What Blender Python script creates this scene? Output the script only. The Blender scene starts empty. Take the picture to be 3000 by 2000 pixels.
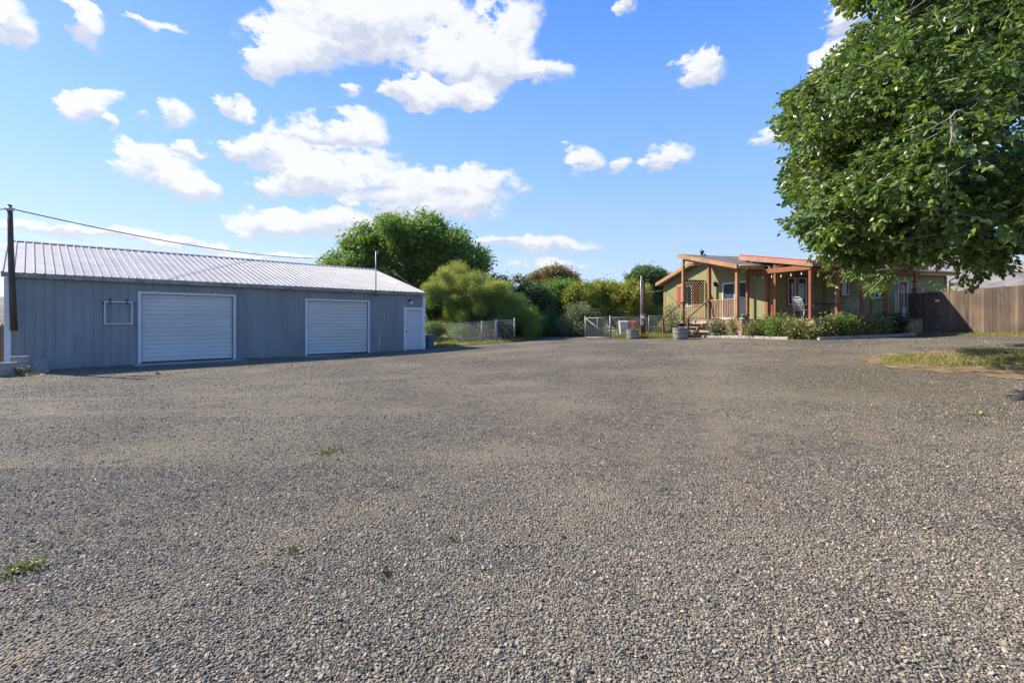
import bpy, bmesh, math, random
import numpy as np
from mathutils import Vector, Matrix
from mathutils.geometry import delaunay_2d_cdt
random.seed(7); rng = np.random.default_rng(7)
R = math.radians
scn = bpy.context.scene
COL = scn.collection
CZ = 1.45                      # camera height; heights "h" below are measured from the camera's level
FPX = 1450.0; HOR = 943.0      # the photo's focal length in pixels and its horizon row (3000x2000)

# ------------------------------------------------------------------ camera
cam = bpy.data.cameras.new('camera'); camo = bpy.data.objects.new('camera', cam); COL.objects.link(camo)
cam.sensor_width = 36; cam.lens = FPX*36/3000; cam.shift_y = -(1000-HOR)/3000
cam.clip_end = 20000; cam.clip_start = .05
camo.location = (0, 0, CZ); camo.rotation_euler = (R(90), 0, 0)
scn.camera = camo
scn.render.resolution_x = 1024; scn.render.resolution_y = 682
scn.view_settings.view_transform = 'Standard'; scn.view_settings.look = 'None'
scn.view_settings.exposure = 1.2; scn.view_settings.gamma = 1

# ------------------------------------------------------------------ sun
SUN_EL = 40.6; SUN_TO = Vector((-.942, .336, 0)).normalized()      # horizontal direction towards the sun
sun = bpy.data.lights.new('sun', 'SUN'); sun.energy = 4.4; sun.angle = R(.5); sun.color = (1, .91, .77)
suno = bpy.data.objects.new('sun', sun); COL.objects.link(suno)
tosun = Vector((SUN_TO.x*math.cos(R(SUN_EL)), SUN_TO.y*math.cos(R(SUN_EL)), math.sin(R(SUN_EL))))
suno.rotation_euler = tosun.to_track_quat('Z', 'Y').to_euler()

# ------------------------------------------------------------------ world: nishita sky with drifting cumulus
def build_world():
    w = bpy.data.worlds.new('World'); scn.world = w; w.use_nodes = True
    nt = w.node_tree; nt.nodes.clear(); N = nt.nodes; L = nt.links
    def nd(t, **k):
        n = N.new(t)
        for a, b in k.items(): setattr(n, a, b)
        return n
    def m(op, a, b=None, c=None, clamp=False):
        n = nd('ShaderNodeMath', operation=op, use_clamp=clamp)
        for i, v in enumerate((a, b, c)):
            if v is None: continue
            if isinstance(v, (int, float)): n.inputs[i].default_value = v
            else: L.new(v, n.inputs[i])
        return n.outputs[0]
    sky = nd('ShaderNodeTexSky', sky_type='NISHITA', sun_disc=False)
    sky.sun_elevation = R(SUN_EL); sky.sun_rotation = math.atan2(SUN_TO.x, SUN_TO.y)
    sky.air_density = 1.0; sky.dust_density = .35; sky.ozone_density = 2.2
    hs = nd('ShaderNodeHueSaturation'); hs.inputs['Saturation'].default_value = 1.30
    hs.inputs['Hue'].default_value = .512
    L.new(sky.outputs[0], hs.inputs['Color'])
    bg = nd('ShaderNodeBackground'); bg.inputs['Strength'].default_value = .125
    tc = nd('ShaderNodeTexCoord'); sp = nd('ShaderNodeSeparateXYZ'); L.new(tc.outputs['Generated'], sp.inputs[0])
    X, Y, Z = sp.outputs
    az = m('ARCTAN2', X, Y); hyp = m('SQRT', m('ADD', m('MULTIPLY', X, X), m('MULTIPLY', Y, Y)))
    el = m('ARCTAN2', Z, hyp)
    hz = nd('ShaderNodeMapRange', interpolation_type='SMOOTHSTEP'); L.new(el, hz.inputs[0]); hz.inputs[1].default_value = -.05; hz.inputs[2].default_value = .42
    hc = nd('ShaderNodeMix', data_type='RGBA'); L.new(hz.outputs[0], hc.inputs[0]); hc.inputs[6].default_value = (.56, .53, .50, 1); hc.inputs[7].default_value = (.98, 1, 1.02, 1)
    hm = nd('ShaderNodeMix', data_type='RGBA', blend_type='MULTIPLY'); hm.inputs[0].default_value = 1; L.new(hs.outputs[0], hm.inputs[6]); L.new(hc.outputs[2], hm.inputs[7]); L.new(hm.outputs[2], bg.inputs[0])
    cb = nd('ShaderNodeCombineXYZ'); L.new(az, cb.inputs[0]); L.new(el, cb.inputs[1])
    # ragged edges: warp (azimuth, elevation) by fractal noise
    st = nd('ShaderNodeVectorMath', operation='MULTIPLY'); L.new(cb.outputs[0], st.inputs[0]); st.inputs[1].default_value = (1, 1.6, 1)
    n1 = nd('ShaderNodeTexNoise'); n1.inputs['Scale'].default_value = 10; n1.inputs['Detail'].default_value = 9; n1.inputs['Roughness'].default_value = .62
    L.new(st.outputs[0], n1.inputs['Vector'])
    s1 = nd('ShaderNodeVectorMath', operation='SUBTRACT'); L.new(n1.outputs['Color'], s1.inputs[0]); s1.inputs[1].default_value = (.5, .5, .5)
    s2 = nd('ShaderNodeVectorMath', operation='MULTIPLY'); L.new(s1.outputs[0], s2.inputs[0]); s2.inputs[1].default_value = (.15, .10, 0)
    s3 = nd('ShaderNodeVectorMath', operation='ADD'); L.new(cb.outputs[0], s3.inputs[0]); L.new(s2.outputs[0], s3.inputs[1])
    P = s3.outputs[0]
    k = 3000/2352
    blobs = [(860,70,240,80),(690,110,130,60),(800,20,170,60),(960,20,160,50),(1140,120,110,80),(1060,160,140,50),(1250,170,60,32),(1180,40,70,60),(610,140,55,45),
        (940,215,60,32),(1030,230,120,34),(1100,215,60,34),(740,315,150,40),(830,300,70,44),(610,350,100,36),(530,350,50,22),
        (880,410,220,52),(1060,430,150,48),(720,405,90,34),(980,470,190,32),(700,505,180,34),(610,520,110,22),(850,530,120,18),
        (1210,555,160,22),(385,400,115,42),(440,425,70,30),(340,355,60,32),(430,350,50,16),(190,250,75,36),(225,222,45,18),(380,268,58,40),
        (555,250,36,24),(25,50,60,55),(195,60,60,50),(180,20,60,18),(1610,165,62,58),(1640,130,30,30),(1345,368,46,30),(1430,370,36,22),(1540,360,58,30),
        (1760,322,56,22),(1945,40,55,55),(1925,140,80,40),(100,520,180,16),(420,562,190,18),(250,540,120,10),(1270,607,90,18),(370,62,55,12),
        (793,212,30,16),(265,292,24,14),(1440,10,22,26),(620,418,44,24),(120,575,160,10),(640,590,110,10),(1800,605,200,12),(2150,600,200,16),
        (-300,200,240,70),(-600,420,300,60),(2900,200,300,90),(2700,500,260,50),(1500,-700,500,160),(600,-900,400,120)]
    tot = None; ysum = None
    sp2 = nd('ShaderNodeSeparateXYZ'); L.new(P, sp2.inputs[0]); px_, py_ = sp2.outputs[0], sp2.outputs[1]
    for (bx, by, rx, ry) in blobs:
        x = bx*k; y = by*k
        dx = (x-1500)/FPX; dz = (HOR-y)/FPX
        a0 = math.atan2(dx, 1); e0 = math.atan2(dz, math.hypot(dx, 1))
        ra = rx*k/FPX*math.cos(a0)**2; re = ry*k/FPX*math.cos(a0)*math.cos(e0)**2
        ra = max(ra, .012)*1.2; re = max(re, .010)*1.2
        ma = nd('ShaderNodeVectorMath', operation='MULTIPLY_ADD'); L.new(P, ma.inputs[0])
        ma.inputs[1].default_value = (1/ra, 1/re, 0); ma.inputs[2].default_value = (-a0/ra, -e0/re, 0)
        dt = nd('ShaderNodeVectorMath', operation='DOT_PRODUCT'); L.new(ma.outputs[0], dt.inputs[0]); L.new(ma.outputs[0], dt.inputs[1])
        wgt = m('SUBTRACT', 1.0, dt.outputs['Value'], clamp=True)
        # (tot, ysum) ride in the z of two small vectors, so each blob waits for the one before and the shader stack stays short
        tot = wgt if tot is None else m('ADD', tot, wgt)
        sy = nd('ShaderNodeVectorMath', operation='DOT_PRODUCT'); L.new(ma.outputs[0], sy.inputs[0]); sy.inputs[1].default_value = (0, 1, 0)
        ysum = m('MULTIPLY_ADD', wgt, sy.outputs['Value'], 0.0 if ysum is None else ysum)
        q = nd('ShaderNodeCombineXYZ'); L.new(px_, q.inputs[0]); L.new(py_, q.inputs[1]); L.new(m('MULTIPLY_ADD', ysum, 0.0001, tot), q.inputs[2]); P = q.outputs[0]
    n2 = nd('ShaderNodeTexNoise'); n2.inputs['Scale'].default_value = 20; n2.inputs['Detail'].default_value = 10; n2.inputs['Roughness'].default_value = .68
    L.new(st.outputs[0], n2.inputs['Vector'])
    f = m('ADD', tot, m('MULTIPLY', m('SUBTRACT', n2.outputs['Fac'], .5), 3.0))
    mr = nd('ShaderNodeMapRange', interpolation_type='SMOOTHSTEP'); L.new(f, mr.inputs[0])
    mr.inputs[1].default_value = .12; mr.inputs[2].default_value = .85
    gate = m('MULTIPLY', mr.outputs[0], m('GREATER_THAN', tot, .002))
    gate = m('MULTIPLY', gate, m('MULTIPLY', m('MINIMUM', m('MULTIPLY', tot, 3.0), 1.0), .96))
    # thick parts get soft grey-lilac undersides, cloud shade painted into the colour
    yn = m('DIVIDE', ysum, m('MAXIMUM', tot, .05))
    sh = nd('ShaderNodeMapRange', interpolation_type='SMOOTHSTEP')
    L.new(m('ADD', m('ADD', yn, m('MULTIPLY', m('SUBTRACT', n2.outputs['Fac'], .5), 1.6)), 0), sh.inputs[0])
    sh.inputs[1].default_value = -.45; sh.inputs[2].default_value = .1
    cr = nd('ShaderNodeMix', data_type='RGBA'); L.new(sh.outputs[0], cr.inputs[0])
    cr.inputs[6].default_value = (.60, .64, .74, 1); cr.inputs[7].default_value = (.93, .94, .97, 1)
    # the sky's own colour by height, blended with the physical sky so the glare beside the sun stays mild
    sr = nd('ShaderNodeValToRGB'); eln = m('DIVIDE', el, math.pi/2, clamp=True); L.new(eln, sr.inputs[0]); E = sr.color_ramp.elements
    while len(E) < 5: E.new(.5)
    for e, (p, c) in zip(E, [(0,(.27,.36,.42)),(.09,(.21,.33,.46)),(.2,(.115,.25,.50)),(.38,(.022,.135,.52)),(1,(.02,.11,.42))]): e.position = p; e.color = (*c, 1)
    gbg = nd('ShaderNodeBackground'); L.new(sr.outputs[0], gbg.inputs[0]); gbg.inputs['Strength'].default_value = .92
    smx = nd('ShaderNodeMixShader'); smx.inputs[0].default_value = .72; L.new(bg.outputs[0], smx.inputs[1]); L.new(gbg.outputs[0], smx.inputs[2])
    cbg = nd('ShaderNodeBackground'); cbg.inputs['Strength'].default_value = .465
    L.new(cr.outputs[2], cbg.inputs[0])
    mx = nd('ShaderNodeMixShader'); L.new(gate, mx.inputs[0]); L.new(smx.outputs[0], mx.inputs[1]); L.new(cbg.outputs[0], mx.inputs[2])
    out = nd('ShaderNodeOutputWorld'); L.new(mx.outputs[0], out.inputs[0])
build_world()

# ------------------------------------------------------------------ helpers
def at(px, py, Y): return Vector(((px-1500)/FPX*Y, Y, CZ+(HOR-py)/FPX*Y))

ANC = np.array([(0,0,1.45),(0,5,1.42),(-6,6,1.47),(6,5,1.28),(-15,14.8,1.5),(-12.8,17,1.46),(-8,20.7,1.43),(-4.5,25.2,1.39),(.1,28,1.10),
    (5.5,29.3,.96),(9,25.8,.83),(12.7,20.8,.75),(17.7,22.1,.63),(18.9,23.4,.52),(20,19.4,.48),(13,11,.85),(0,15,1.32),(5,15,1.12),(-20,10,1.58),
    (3,34,.98),(12,34,.8),(-25,30,1.55),(0,60,.95),(-60,60,1.5),(60,60,.2),(-60,0,2.0),(60,0,.2),(0,-20,1.5),(-80,100,1.3),(80,100,.4),(0,100,.95),
    (-12,40,1.2),(25,32,.4)], float)
def _tps(r2): return .5*r2*np.log(np.maximum(r2, 1e-9))
_n = len(ANC); _K = _tps(((ANC[:,None,:2]-ANC[None,:,:2])**2).sum(2))+np.eye(_n)*3.0
_Pm = np.c_[np.ones(_n), ANC[:,:2]]; _A = np.block([[_K,_Pm],[_Pm.T,np.zeros((3,3))]])
_W = np.linalg.solve(_A, np.r_[ANC[:,2], np.zeros(3)])
def gz_np(x, y):
    x = np.clip(x, -80, 80); y = np.clip(y, -20, 100); p = np.stack([x, y], -1).reshape(-1, 2)
    Hh = _tps(((p[:,None,:]-ANC[None,:,:2])**2).sum(2))@_W[:_n]+_W[_n]+p@_W[_n+1:]
    return (CZ-Hh).reshape(np.shape(x))
def gz(x, y): return float(gz_np(np.array([float(x)]), np.array([float(y)]))[0])

def tag(o, label=None, cat=None, group=None, kind=None):
    if label: o['label'] = label
    if cat: o['category'] = cat
    if group: o['group'] = group
    if kind: o['kind'] = kind
    return o
def thing(name, label, cat, loc, rz=0, group=None):
    o = bpy.data.objects.new(name, None); COL.objects.link(o); o.empty_display_size = .1
    o.location = loc; o.rotation_euler = (0, 0, rz)
    return tag(o, label, cat, group)
def wmat(o):
    if o is None: return Matrix()
    return wmat(o.parent) @ Matrix.LocRotScale(o.location, o.rotation_euler, o.scale)
def frame(x, y, z, deg=0): return Matrix.Translation((x, y, z)) @ Matrix.Rotation(R(deg), 4, 'Z')
def link(name, me, mat, parent):
    if mat: me.materials.append(mat)
    o = bpy.data.objects.new(name, me); COL.objects.link(o); o.parent = parent
    return o
class MB:
    def __init__(s, fr=None): s.v = []; s.f = []; s.fr = fr or Matrix(); s.sm = False
    def add(s, vs, fs):
        b = len(s.v); s.v += [s.fr @ Vector(v) for v in vs]; s.f += [tuple(b+i for i in f) for f in fs]
    def box(s, x0, x1, y0, y1, z0, z1):
        s.add([(x0,y0,z0),(x1,y0,z0),(x1,y1,z0),(x0,y1,z0),(x0,y0,z1),(x1,y0,z1),(x1,y1,z1),(x0,y1,z1)],
              [(0,3,2,1),(4,5,6,7),(0,1,5,4),(1,2,6,5),(2,3,7,6),(3,0,4,7)])
        return s
    def beam(s, a, b, w, t, up=(0,0,1)):      # a box from a to b, w across, t along up
        a = Vector(a); b = Vector(b); d = (b-a).normalized(); up = Vector(up)
        x = d.cross(up); x = x.normalized() if x.length > 1e-5 else Vector((1,0,0)); u = x.cross(d)
        vs = [p+x*i*w/2+u*j*t/2 for p in (a, b) for (i, j) in ((-1,-1),(1,-1),(1,1),(-1,1))]
        s.add(vs, [(0,1,2,3),(7,6,5,4),(0,4,5,1),(1,5,6,2),(2,6,7,3),(3,7,4,0)]); return s
    def tube(s, pts, rad, n=8, cap=True):
        pts = [Vector(p) for p in pts]; rads = rad if isinstance(rad, (list, tuple)) else [rad]*len(pts)
        vs = []; x = None
        for i, p in enumerate(pts):
            d = (pts[min(i+1, len(pts)-1)]-pts[max(i-1, 0)]).normalized()
            if x is None: x = d.orthogonal().normalized()
            else:
                x = x-d*x.dot(d); x = x.normalized() if x.length > 1e-6 else d.orthogonal().normalized()
            y = d.cross(x)
            for k in range(n):
                a = 2*math.pi*k/n; vs.append(p+(x*math.cos(a)+y*math.sin(a))*rads[i])
        fs = [(i*n+k, i*n+(k+1)%n, (i+1)*n+(k+1)%n, (i+1)*n+k) for i in range(len(pts)-1) for k in range(n)]
        if cap: fs += [tuple(range(n-1, -1, -1)), tuple((len(pts)-1)*n+k for k in range(n))]
        s.add(vs, fs); return s
    def lathe(s, prof, c=(0,0,0), n=20):       # prof: (r, z)
        vs = [(c[0]+r*math.cos(2*math.pi*k/n), c[1]+r*math.sin(2*math.pi*k/n), c[2]+z) for r, z in prof for k in range(n)]
        fs = [(i*n+k, i*n+(k+1)%n, (i+1)*n+(k+1)%n, (i+1)*n+k) for i in range(len(prof)-1) for k in range(n)]
        s.add(vs, fs); return s
    def prism(s, poly, axis, a, b):            # poly in the other two coordinates (order x<y<z)
        def mk(p, t): q = list(p); q.insert(axis, t); return q
        n = len(poly); vs = [mk(p, a) for p in poly]+[mk(p, b) for p in poly]
        s.add(vs, [tuple(range(n)), tuple(range(2*n-1, n-1, -1))]+[(i, n+i, n+(i+1)%n, (i+1)%n) for i in range(n)]); return s
    def build(s, name, mat, parent=None, smooth=False, bevel=0):
        inv = wmat(parent).inverted(); me = bpy.data.meshes.new(name)
        me.from_pydata([inv @ v for v in s.v], [], s.f)
        bm = bmesh.new(); bm.from_mesh(me); bmesh.ops.recalc_face_normals(bm, faces=bm.faces)
        if bevel: bmesh.ops.bevel(bm, geom=[e for e in bm.edges], offset=bevel, segments=1, affect='EDGES')
        bm.to_mesh(me); bm.free()
        if smooth: me.polygons.foreach_set('use_smooth', [True]*len(me.polygons))
        me.update(); return link(name, me, mat, parent)

def np_mesh(name, V, F, mat, parent=None, tint=None, smooth=False):
    """V (n,3) world, F (m,k)"""
    inv = np.array(wmat(parent).inverted()); V = V@inv[:3,:3].T+inv[:3,3]
    me = bpy.data.meshes.new(name); m, k = F.shape
    me.vertices.add(len(V)); me.vertices.foreach_set('co', V.astype(np.float32).ravel())
    me.loops.add(m*k); me.loops.foreach_set('vertex_index', F.astype(np.int32).ravel())
    me.polygons.add(m); me.polygons.foreach_set('loop_start', np.arange(0, m*k, k, dtype=np.int32))
    me.polygons.foreach_set('use_smooth', np.full(m, smooth))
    if tint is not None:
        at_ = me.attributes.new('tint', 'FLOAT', 'POINT'); at_.data.foreach_set('value', tint.astype(np.float32))
    me.update(calc_edges=True); return link(name, me, mat, parent)

# ------------------------------------------------------------------ materials
def mat_new(name):
    m = bpy.data.materials.new(name); m.use_nodes = True; nt = m.node_tree
    b = nt.nodes['Principled BSDF']; return m, nt, b
def ramp(nt, fac, stops, interp='LINEAR'):
    r = nt.nodes.new('ShaderNodeValToRGB'); r.color_ramp.interpolation = interp; els = r.color_ramp.elements
    while len(els) < len(stops): els.new(.5)
    for e, (p, c) in zip(els, stops): e.position = p; e.color = (*c, 1)
    nt.links.new(fac, r.inputs[0]); return r.outputs[0]
def noise(nt, vec, scale, detail=4, rough=.55):
    n = nt.nodes.new('ShaderNodeTexNoise'); n.inputs['Scale'].default_value = scale; n.inputs['Detail'].default_value = detail
    n.inputs['Roughness'].default_value = rough
    if vec: nt.links.new(vec, n.inputs['Vector'])
    return n
def mix(nt, f, a, b, mode='MIX'):
    n = nt.nodes.new('ShaderNodeMix'); n.data_type = 'RGBA'; n.blend_type = mode
    for s, v in ((0, f), (6, a), (7, b)):
        if isinstance(v, (int, float)): n.inputs[s].default_value = v
        elif isinstance(v, tuple): n.inputs[s].default_value = (*v, 1)
        else: nt.links.new(v, n.inputs[s])
    return n.outputs[2]
def coords(nt, scale=(1,1,1)):
    t = nt.nodes.new('ShaderNodeTexCoord'); mp = nt.nodes.new('ShaderNodeMapping'); mp.inputs['Scale'].default_value = scale
    nt.links.new(t.outputs['Object'], mp.inputs[0]); return mp.outputs[0]
def bump(nt, b, h, strength=.3, dist=.01):
    n = nt.nodes.new('ShaderNodeBump'); n.inputs['Strength'].default_value = strength; n.inputs['Distance'].default_value = dist
    nt.links.new(h, n.inputs['Height']); nt.links.new(n.outputs[0], b.inputs['Normal']); return n
def paint(name, c, rough=.6, var=.12, scale=3, metal=0, stretch=(1,1,1), fine=40, bmp=.15, dirt=None):
    m, nt, b = mat_new(name); v = coords(nt, stretch)
    n1 = noise(nt, v, scale, 5, .6); n2 = noise(nt, v, fine, 3)
    c2 = tuple(min(1, x*(1+var)) for x in c); c1 = tuple(x*(1-var*1.6) for x in c)
    col = ramp(nt, n1.outputs['Fac'], [(.3, c1), (.7, c2)])
    if dirt: col = mix(nt, ramp(nt, noise(nt, v, scale*1.7, 6, .7).outputs['Fac'], [(.52, (0,0,0)), (.75, (.8,.8,.8))]), col, dirt)
    nt.links.new(col, b.inputs['Base Color']); b.inputs['Roughness'].default_value = rough; b.inputs['Metallic'].default_value = metal
    bump(nt, b, n2.outputs['Fac'], bmp, .004); return m
def wood(name, c, c2, rough=.7, stretch=(12,12,1.2), var=None, per_board=None):
    m, nt, b = mat_new(name); v = coords(nt, stretch)
    n1 = noise(nt, v, 1.5, 6, .65); col = ramp(nt, n1.outputs['Fac'], [(.32, c), (.68, c2)])
    big = noise(nt, coords(nt), .9, 4, .6); col = mix(nt, .5, col, ramp(nt, big.outputs['Fac'], [(.3, tuple(x*.7 for x in c)), (.7, tuple(min(1, x*1.15) for x in c2))]))
    if per_board:
        w = nt.nodes.new('ShaderNodeAttribute'); w.attribute_name = 'tint'
        col = mix(nt, .75, col, ramp(nt, w.outputs['Fac'], per_board), 'MULTIPLY')
    nt.links.new(col, b.inputs['Base Color']); b.inputs['Roughness'].default_value = rough
    bump(nt, b, n1.outputs['Fac'], .5, .004); return m
def leafmat(name, stops, rough=.42, trans=.28, spec=.5):
    m, nt, b = mat_new(name)
    a = nt.nodes.new('ShaderNodeAttribute'); a.attribute_name = 'tint'
    col = ramp(nt, a.outputs['Fac'], stops); nt.links.new(col, b.inputs['Base Color'])
    b.inputs['Roughness'].default_value = rough; b.inputs['Specular IOR Level'].default_value = spec
    tr = nt.nodes.new('ShaderNodeBsdfTranslucent'); hs = nt.nodes.new('ShaderNodeMix'); hs.data_type = 'RGBA'; hs.blend_type = 'MULTIPLY'
    hs.inputs[0].default_value = 1; nt.links.new(col, hs.inputs[6]); hs.inputs[7].default_value = (1.5, 1.5, .55, 1)
    nt.links.new(hs.outputs[2], tr.inputs[0])
    mx = nt.nodes.new('ShaderNodeMixShader'); mx.inputs[0].default_value = trans
    nt.links.new(b.outputs[0], mx.inputs[1]); nt.links.new(tr.outputs[0], mx.inputs[2])
    nt.links.new(mx.outputs[0], nt.nodes['Material Output'].inputs[0]); return m
def glass(name, c=(.02,.03,.04), rough=.04):
    m, nt, b = mat_new(name); b.inputs['Base Color'].default_value = (*c, 1); b.inputs['Roughness'].default_value = rough
    b.inputs['Specular IOR Level'].default_value = .9; bump(nt, b, noise(nt, coords(nt), 1.3, 2).outputs['Fac'], .05, .05); return m

STONE = [(0,(.038,.034,.029)),(.16,(.092,.083,.066)),(.34,(.178,.155,.118)),(.55,(.262,.225,.165)),(.72,(.308,.262,.190)),(.80,(.175,.185,.170)),(.84,(.33,.27,.175)),(.94,(.39,.335,.25)),(.975,(.37,.235,.135)),(1,(.55,.49,.40))]
TRACKS = [(-22,16,24.2),(-22,16,25.8),(30,-2,27.0),(30,-2,28.7),(-9,40,30.5),(-9,40,32.1),(14,-9,13.0),(14,-9,14.6)]
def gravel_mat():
    m, nt, b = mat_new('gravel'); v = coords(nt); L = nt.links
    wv = noise(nt, v, 30, 2); wm = nt.nodes.new('ShaderNodeVectorMath'); wm.operation = 'MULTIPLY_ADD'
    L.new(wv.outputs['Color'], wm.inputs[0]); wm.inputs[1].default_value = (.012,.012,.012); L.new(v, wm.inputs[2])
    def vor(sc):
        n = nt.nodes.new('ShaderNodeTexVoronoi'); n.inputs['Scale'].default_value = sc; L.new(wm.outputs[0], n.inputs['Vector'])
        s = nt.nodes.new('ShaderNodeSeparateColor'); L.new(n.outputs['Color'], s.inputs[0]); return n, s.outputs[0]
    v1, c1 = vor(62); v2, c2 = vor(26); v3, c3 = vor(11)
    col = ramp(nt, c1, STONE)
    col = mix(nt, .42, col, ramp(nt, c2, STONE)); col = mix(nt, .30, col, ramp(nt, c3, STONE))
    # dark gaps between the stones
    gap = ramp(nt, v1.outputs['Distance'], [(.30, (1,1,1)), (.62, (.30,.29,.28))]); col = mix(nt, .55, col, gap, 'MULTIPLY')
    # worn, finer and browner ground in broad soft patches and a few long wheel tracks
    big = noise(nt, v, .35, 6, .62); fine = ramp(nt, noise(nt, v, 140, 3).outputs['Fac'], [(.3,(.175,.15,.11)),(.7,(.335,.285,.205))])
    col = mix(nt, ramp(nt, big.outputs['Fac'], [(.45,(0,0,0)),(.60,(.75,.75,.75))]), col, fine)
    mp = nt.nodes.new('ShaderNodeMapping'); mp.inputs['Rotation'].default_value = (0,0,R(24)); mp.inputs['Scale'].default_value = (.16,.75,1); L.new(v, mp.inputs[0])
    tr = noise(nt, mp.outputs[0], 1.0, 5, .6)
    col = mix(nt, ramp(nt, tr.outputs['Fac'], [(.55,(0,0,0)),(.72,(.5,.5,.5))]), col, (.29,.24,.17))
    # wheel tracks: arcs of turning cars, broken up, where fines and red-brown dust show
    sx = nt.nodes.new('ShaderNodeSeparateXYZ'); L.new(v, sx.inputs[0]); brk = noise(nt, v, .8, 6, .7); wob = noise(nt, v, 1.6, 5, .65)
    def mm(op, *a):
        n = nt.nodes.new('ShaderNodeMath'); n.operation = op
        for i, q in enumerate(a):
            if isinstance(q, (int, float)): n.inputs[i].default_value = q
            else: L.new(q, n.inputs[i])
        return n.outputs[0]
    acc = None
    for (cx, cy, rr) in TRACKS:
        d = mm('SQRT', mm('ADD', mm('POWER', mm('SUBTRACT', sx.outputs[0], cx), 2.0), mm('POWER', mm('SUBTRACT', sx.outputs[1], cy), 2.0)))
        d = mm('ABSOLUTE', mm('ADD', mm('SUBTRACT', d, rr), mm('MULTIPLY_ADD', wob.outputs['Fac'], .8, -.4)))
        k = mm('MAXIMUM', mm('SUBTRACT', 1.0, mm('DIVIDE', d, .22)), 0.0); acc = k if acc is None else mm('MAXIMUM', acc, k)
    acc = mm('MULTIPLY', acc, mm('MULTIPLY', mm('MAXIMUM', mm('SUBTRACT', brk.outputs['Fac'], .50), 0.0), 6.0)); acc = mm('MINIMUM', acc, .38)
    col = mix(nt, acc, col, ramp(nt, wv.outputs['Fac'], [(.3,(.25,.18,.12)),(.7,(.34,.26,.175))]))
    tone = ramp(nt, noise(nt, v, .18, 4, .6).outputs['Fac'], [(.35,(.88,.89,.88)),(.65,(1.0,1.0,.96))]); col = mix(nt, 1, col, tone, 'MULTIPLY')
    L.new(col, b.inputs['Base Color']); b.inputs['Roughness'].default_value = .85; b.inputs['Specular IOR Level'].default_value = .25
    inv = nt.nodes.new('ShaderNodeMath'); inv.operation = 'MULTIPLY_ADD'; L.new(v1.outputs['Distance'], inv.inputs[0]); inv.inputs[1].default_value = -1; inv.inputs[2].default_value = 1
    ad = nt.nodes.new('ShaderNodeMath'); ad.operation = 'MULTIPLY_ADD'; L.new(c2, ad.inputs[0]); ad.inputs[1].default_value = .5; L.new(inv.outputs[0], ad.inputs[2])
    a2 = nt.nodes.new('ShaderNodeMath'); a2.operation = 'MULTIPLY_ADD'; L.new(c1, a2.inputs[0]); a2.inputs[1].default_value = .8; L.new(ad.outputs[0], a2.inputs[2])
    bump(nt, b, a2.outputs[0], 1.0, .022); return m
def stone_mat():
    m, nt, b = mat_new('stone'); oi = nt.nodes.new('ShaderNodeObjectInfo')
    col = ramp(nt, oi.outputs['Random'], STONE); n = noise(nt, coords(nt), 3, 4)
    col = mix(nt, .35, col, ramp(nt, n.outputs['Fac'], [(.3,(.5,.5,.5)),(.7,(1.3,1.25,1.2))]), 'MULTIPLY')
    nt.links.new(col, b.inputs['Base Color']); b.inputs['Roughness'].default_value = .7; b.inputs['Specular IOR Level'].default_value = .35; return m
def soil_mat(name, a, c, d, sc=2.0):
    m, nt, b = mat_new(name); v = coords(nt)
    col = ramp(nt, noise(nt, v, sc, 7, .65).outputs['Fac'], [(.3, a), (.5, c), (.7, d)])
    col = mix(nt, .5, col, ramp(nt, noise(nt, v, 45, 4, .7).outputs['Fac'], [(.3,(.45,.45,.45)),(.7,(1.4,1.35,1.3))]), 'MULTIPLY')
    nt.links.new(col, b.inputs['Base Color']); b.inputs['Roughness'].default_value = .95; b.inputs['Specular IOR Level'].default_value = .1
    bump(nt, b, noise(nt, v, 30, 6, .7).outputs['Fac'], .8, .03); return m
def brick_mat():
    m, nt, b = mat_new('brick'); t = nt.nodes.new('ShaderNodeTexCoord'); sp = nt.nodes.new('ShaderNodeSeparateXYZ'); nt.links.new(t.outputs['Object'], sp.inputs[0])
    ad = nt.nodes.new('ShaderNodeMath'); ad.operation = 'ADD'; nt.links.new(sp.outputs[0], ad.inputs[0]); nt.links.new(sp.outputs[1], ad.inputs[1])
    cb = nt.nodes.new('ShaderNodeCombineXYZ'); nt.links.new(ad.outputs[0], cb.inputs[0]); nt.links.new(sp.outputs[2], cb.inputs[1])
    k = nt.nodes.new('ShaderNodeTexBrick'); nt.links.new(cb.outputs[0], k.inputs['Vector']); k.inputs['Scale'].default_value = 1
    k.inputs['Brick Width'].default_value = .24; k.inputs['Row Height'].default_value = .085; k.inputs['Mortar Size'].default_value = .008
    k.inputs['Color1'].default_value = (.42,.22,.14,1); k.inputs['Color2'].default_value = (.55,.36,.24,1); k.inputs['Mortar'].default_value = (.45,.40,.34,1)
    col = mix(nt, .4, k.outputs[0], ramp(nt, noise(nt, cb.outputs[0], 6, 5).outputs['Fac'], [(.3,(.5,.5,.5)),(.7,(1.2,1.2,1.2))]), 'MULTIPLY')
    nt.links.new(col, b.inputs['Base Color']); b.inputs['Roughness'].default_value = .9; bump(nt, b, k.outputs[0], .4, .01); return m
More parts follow.
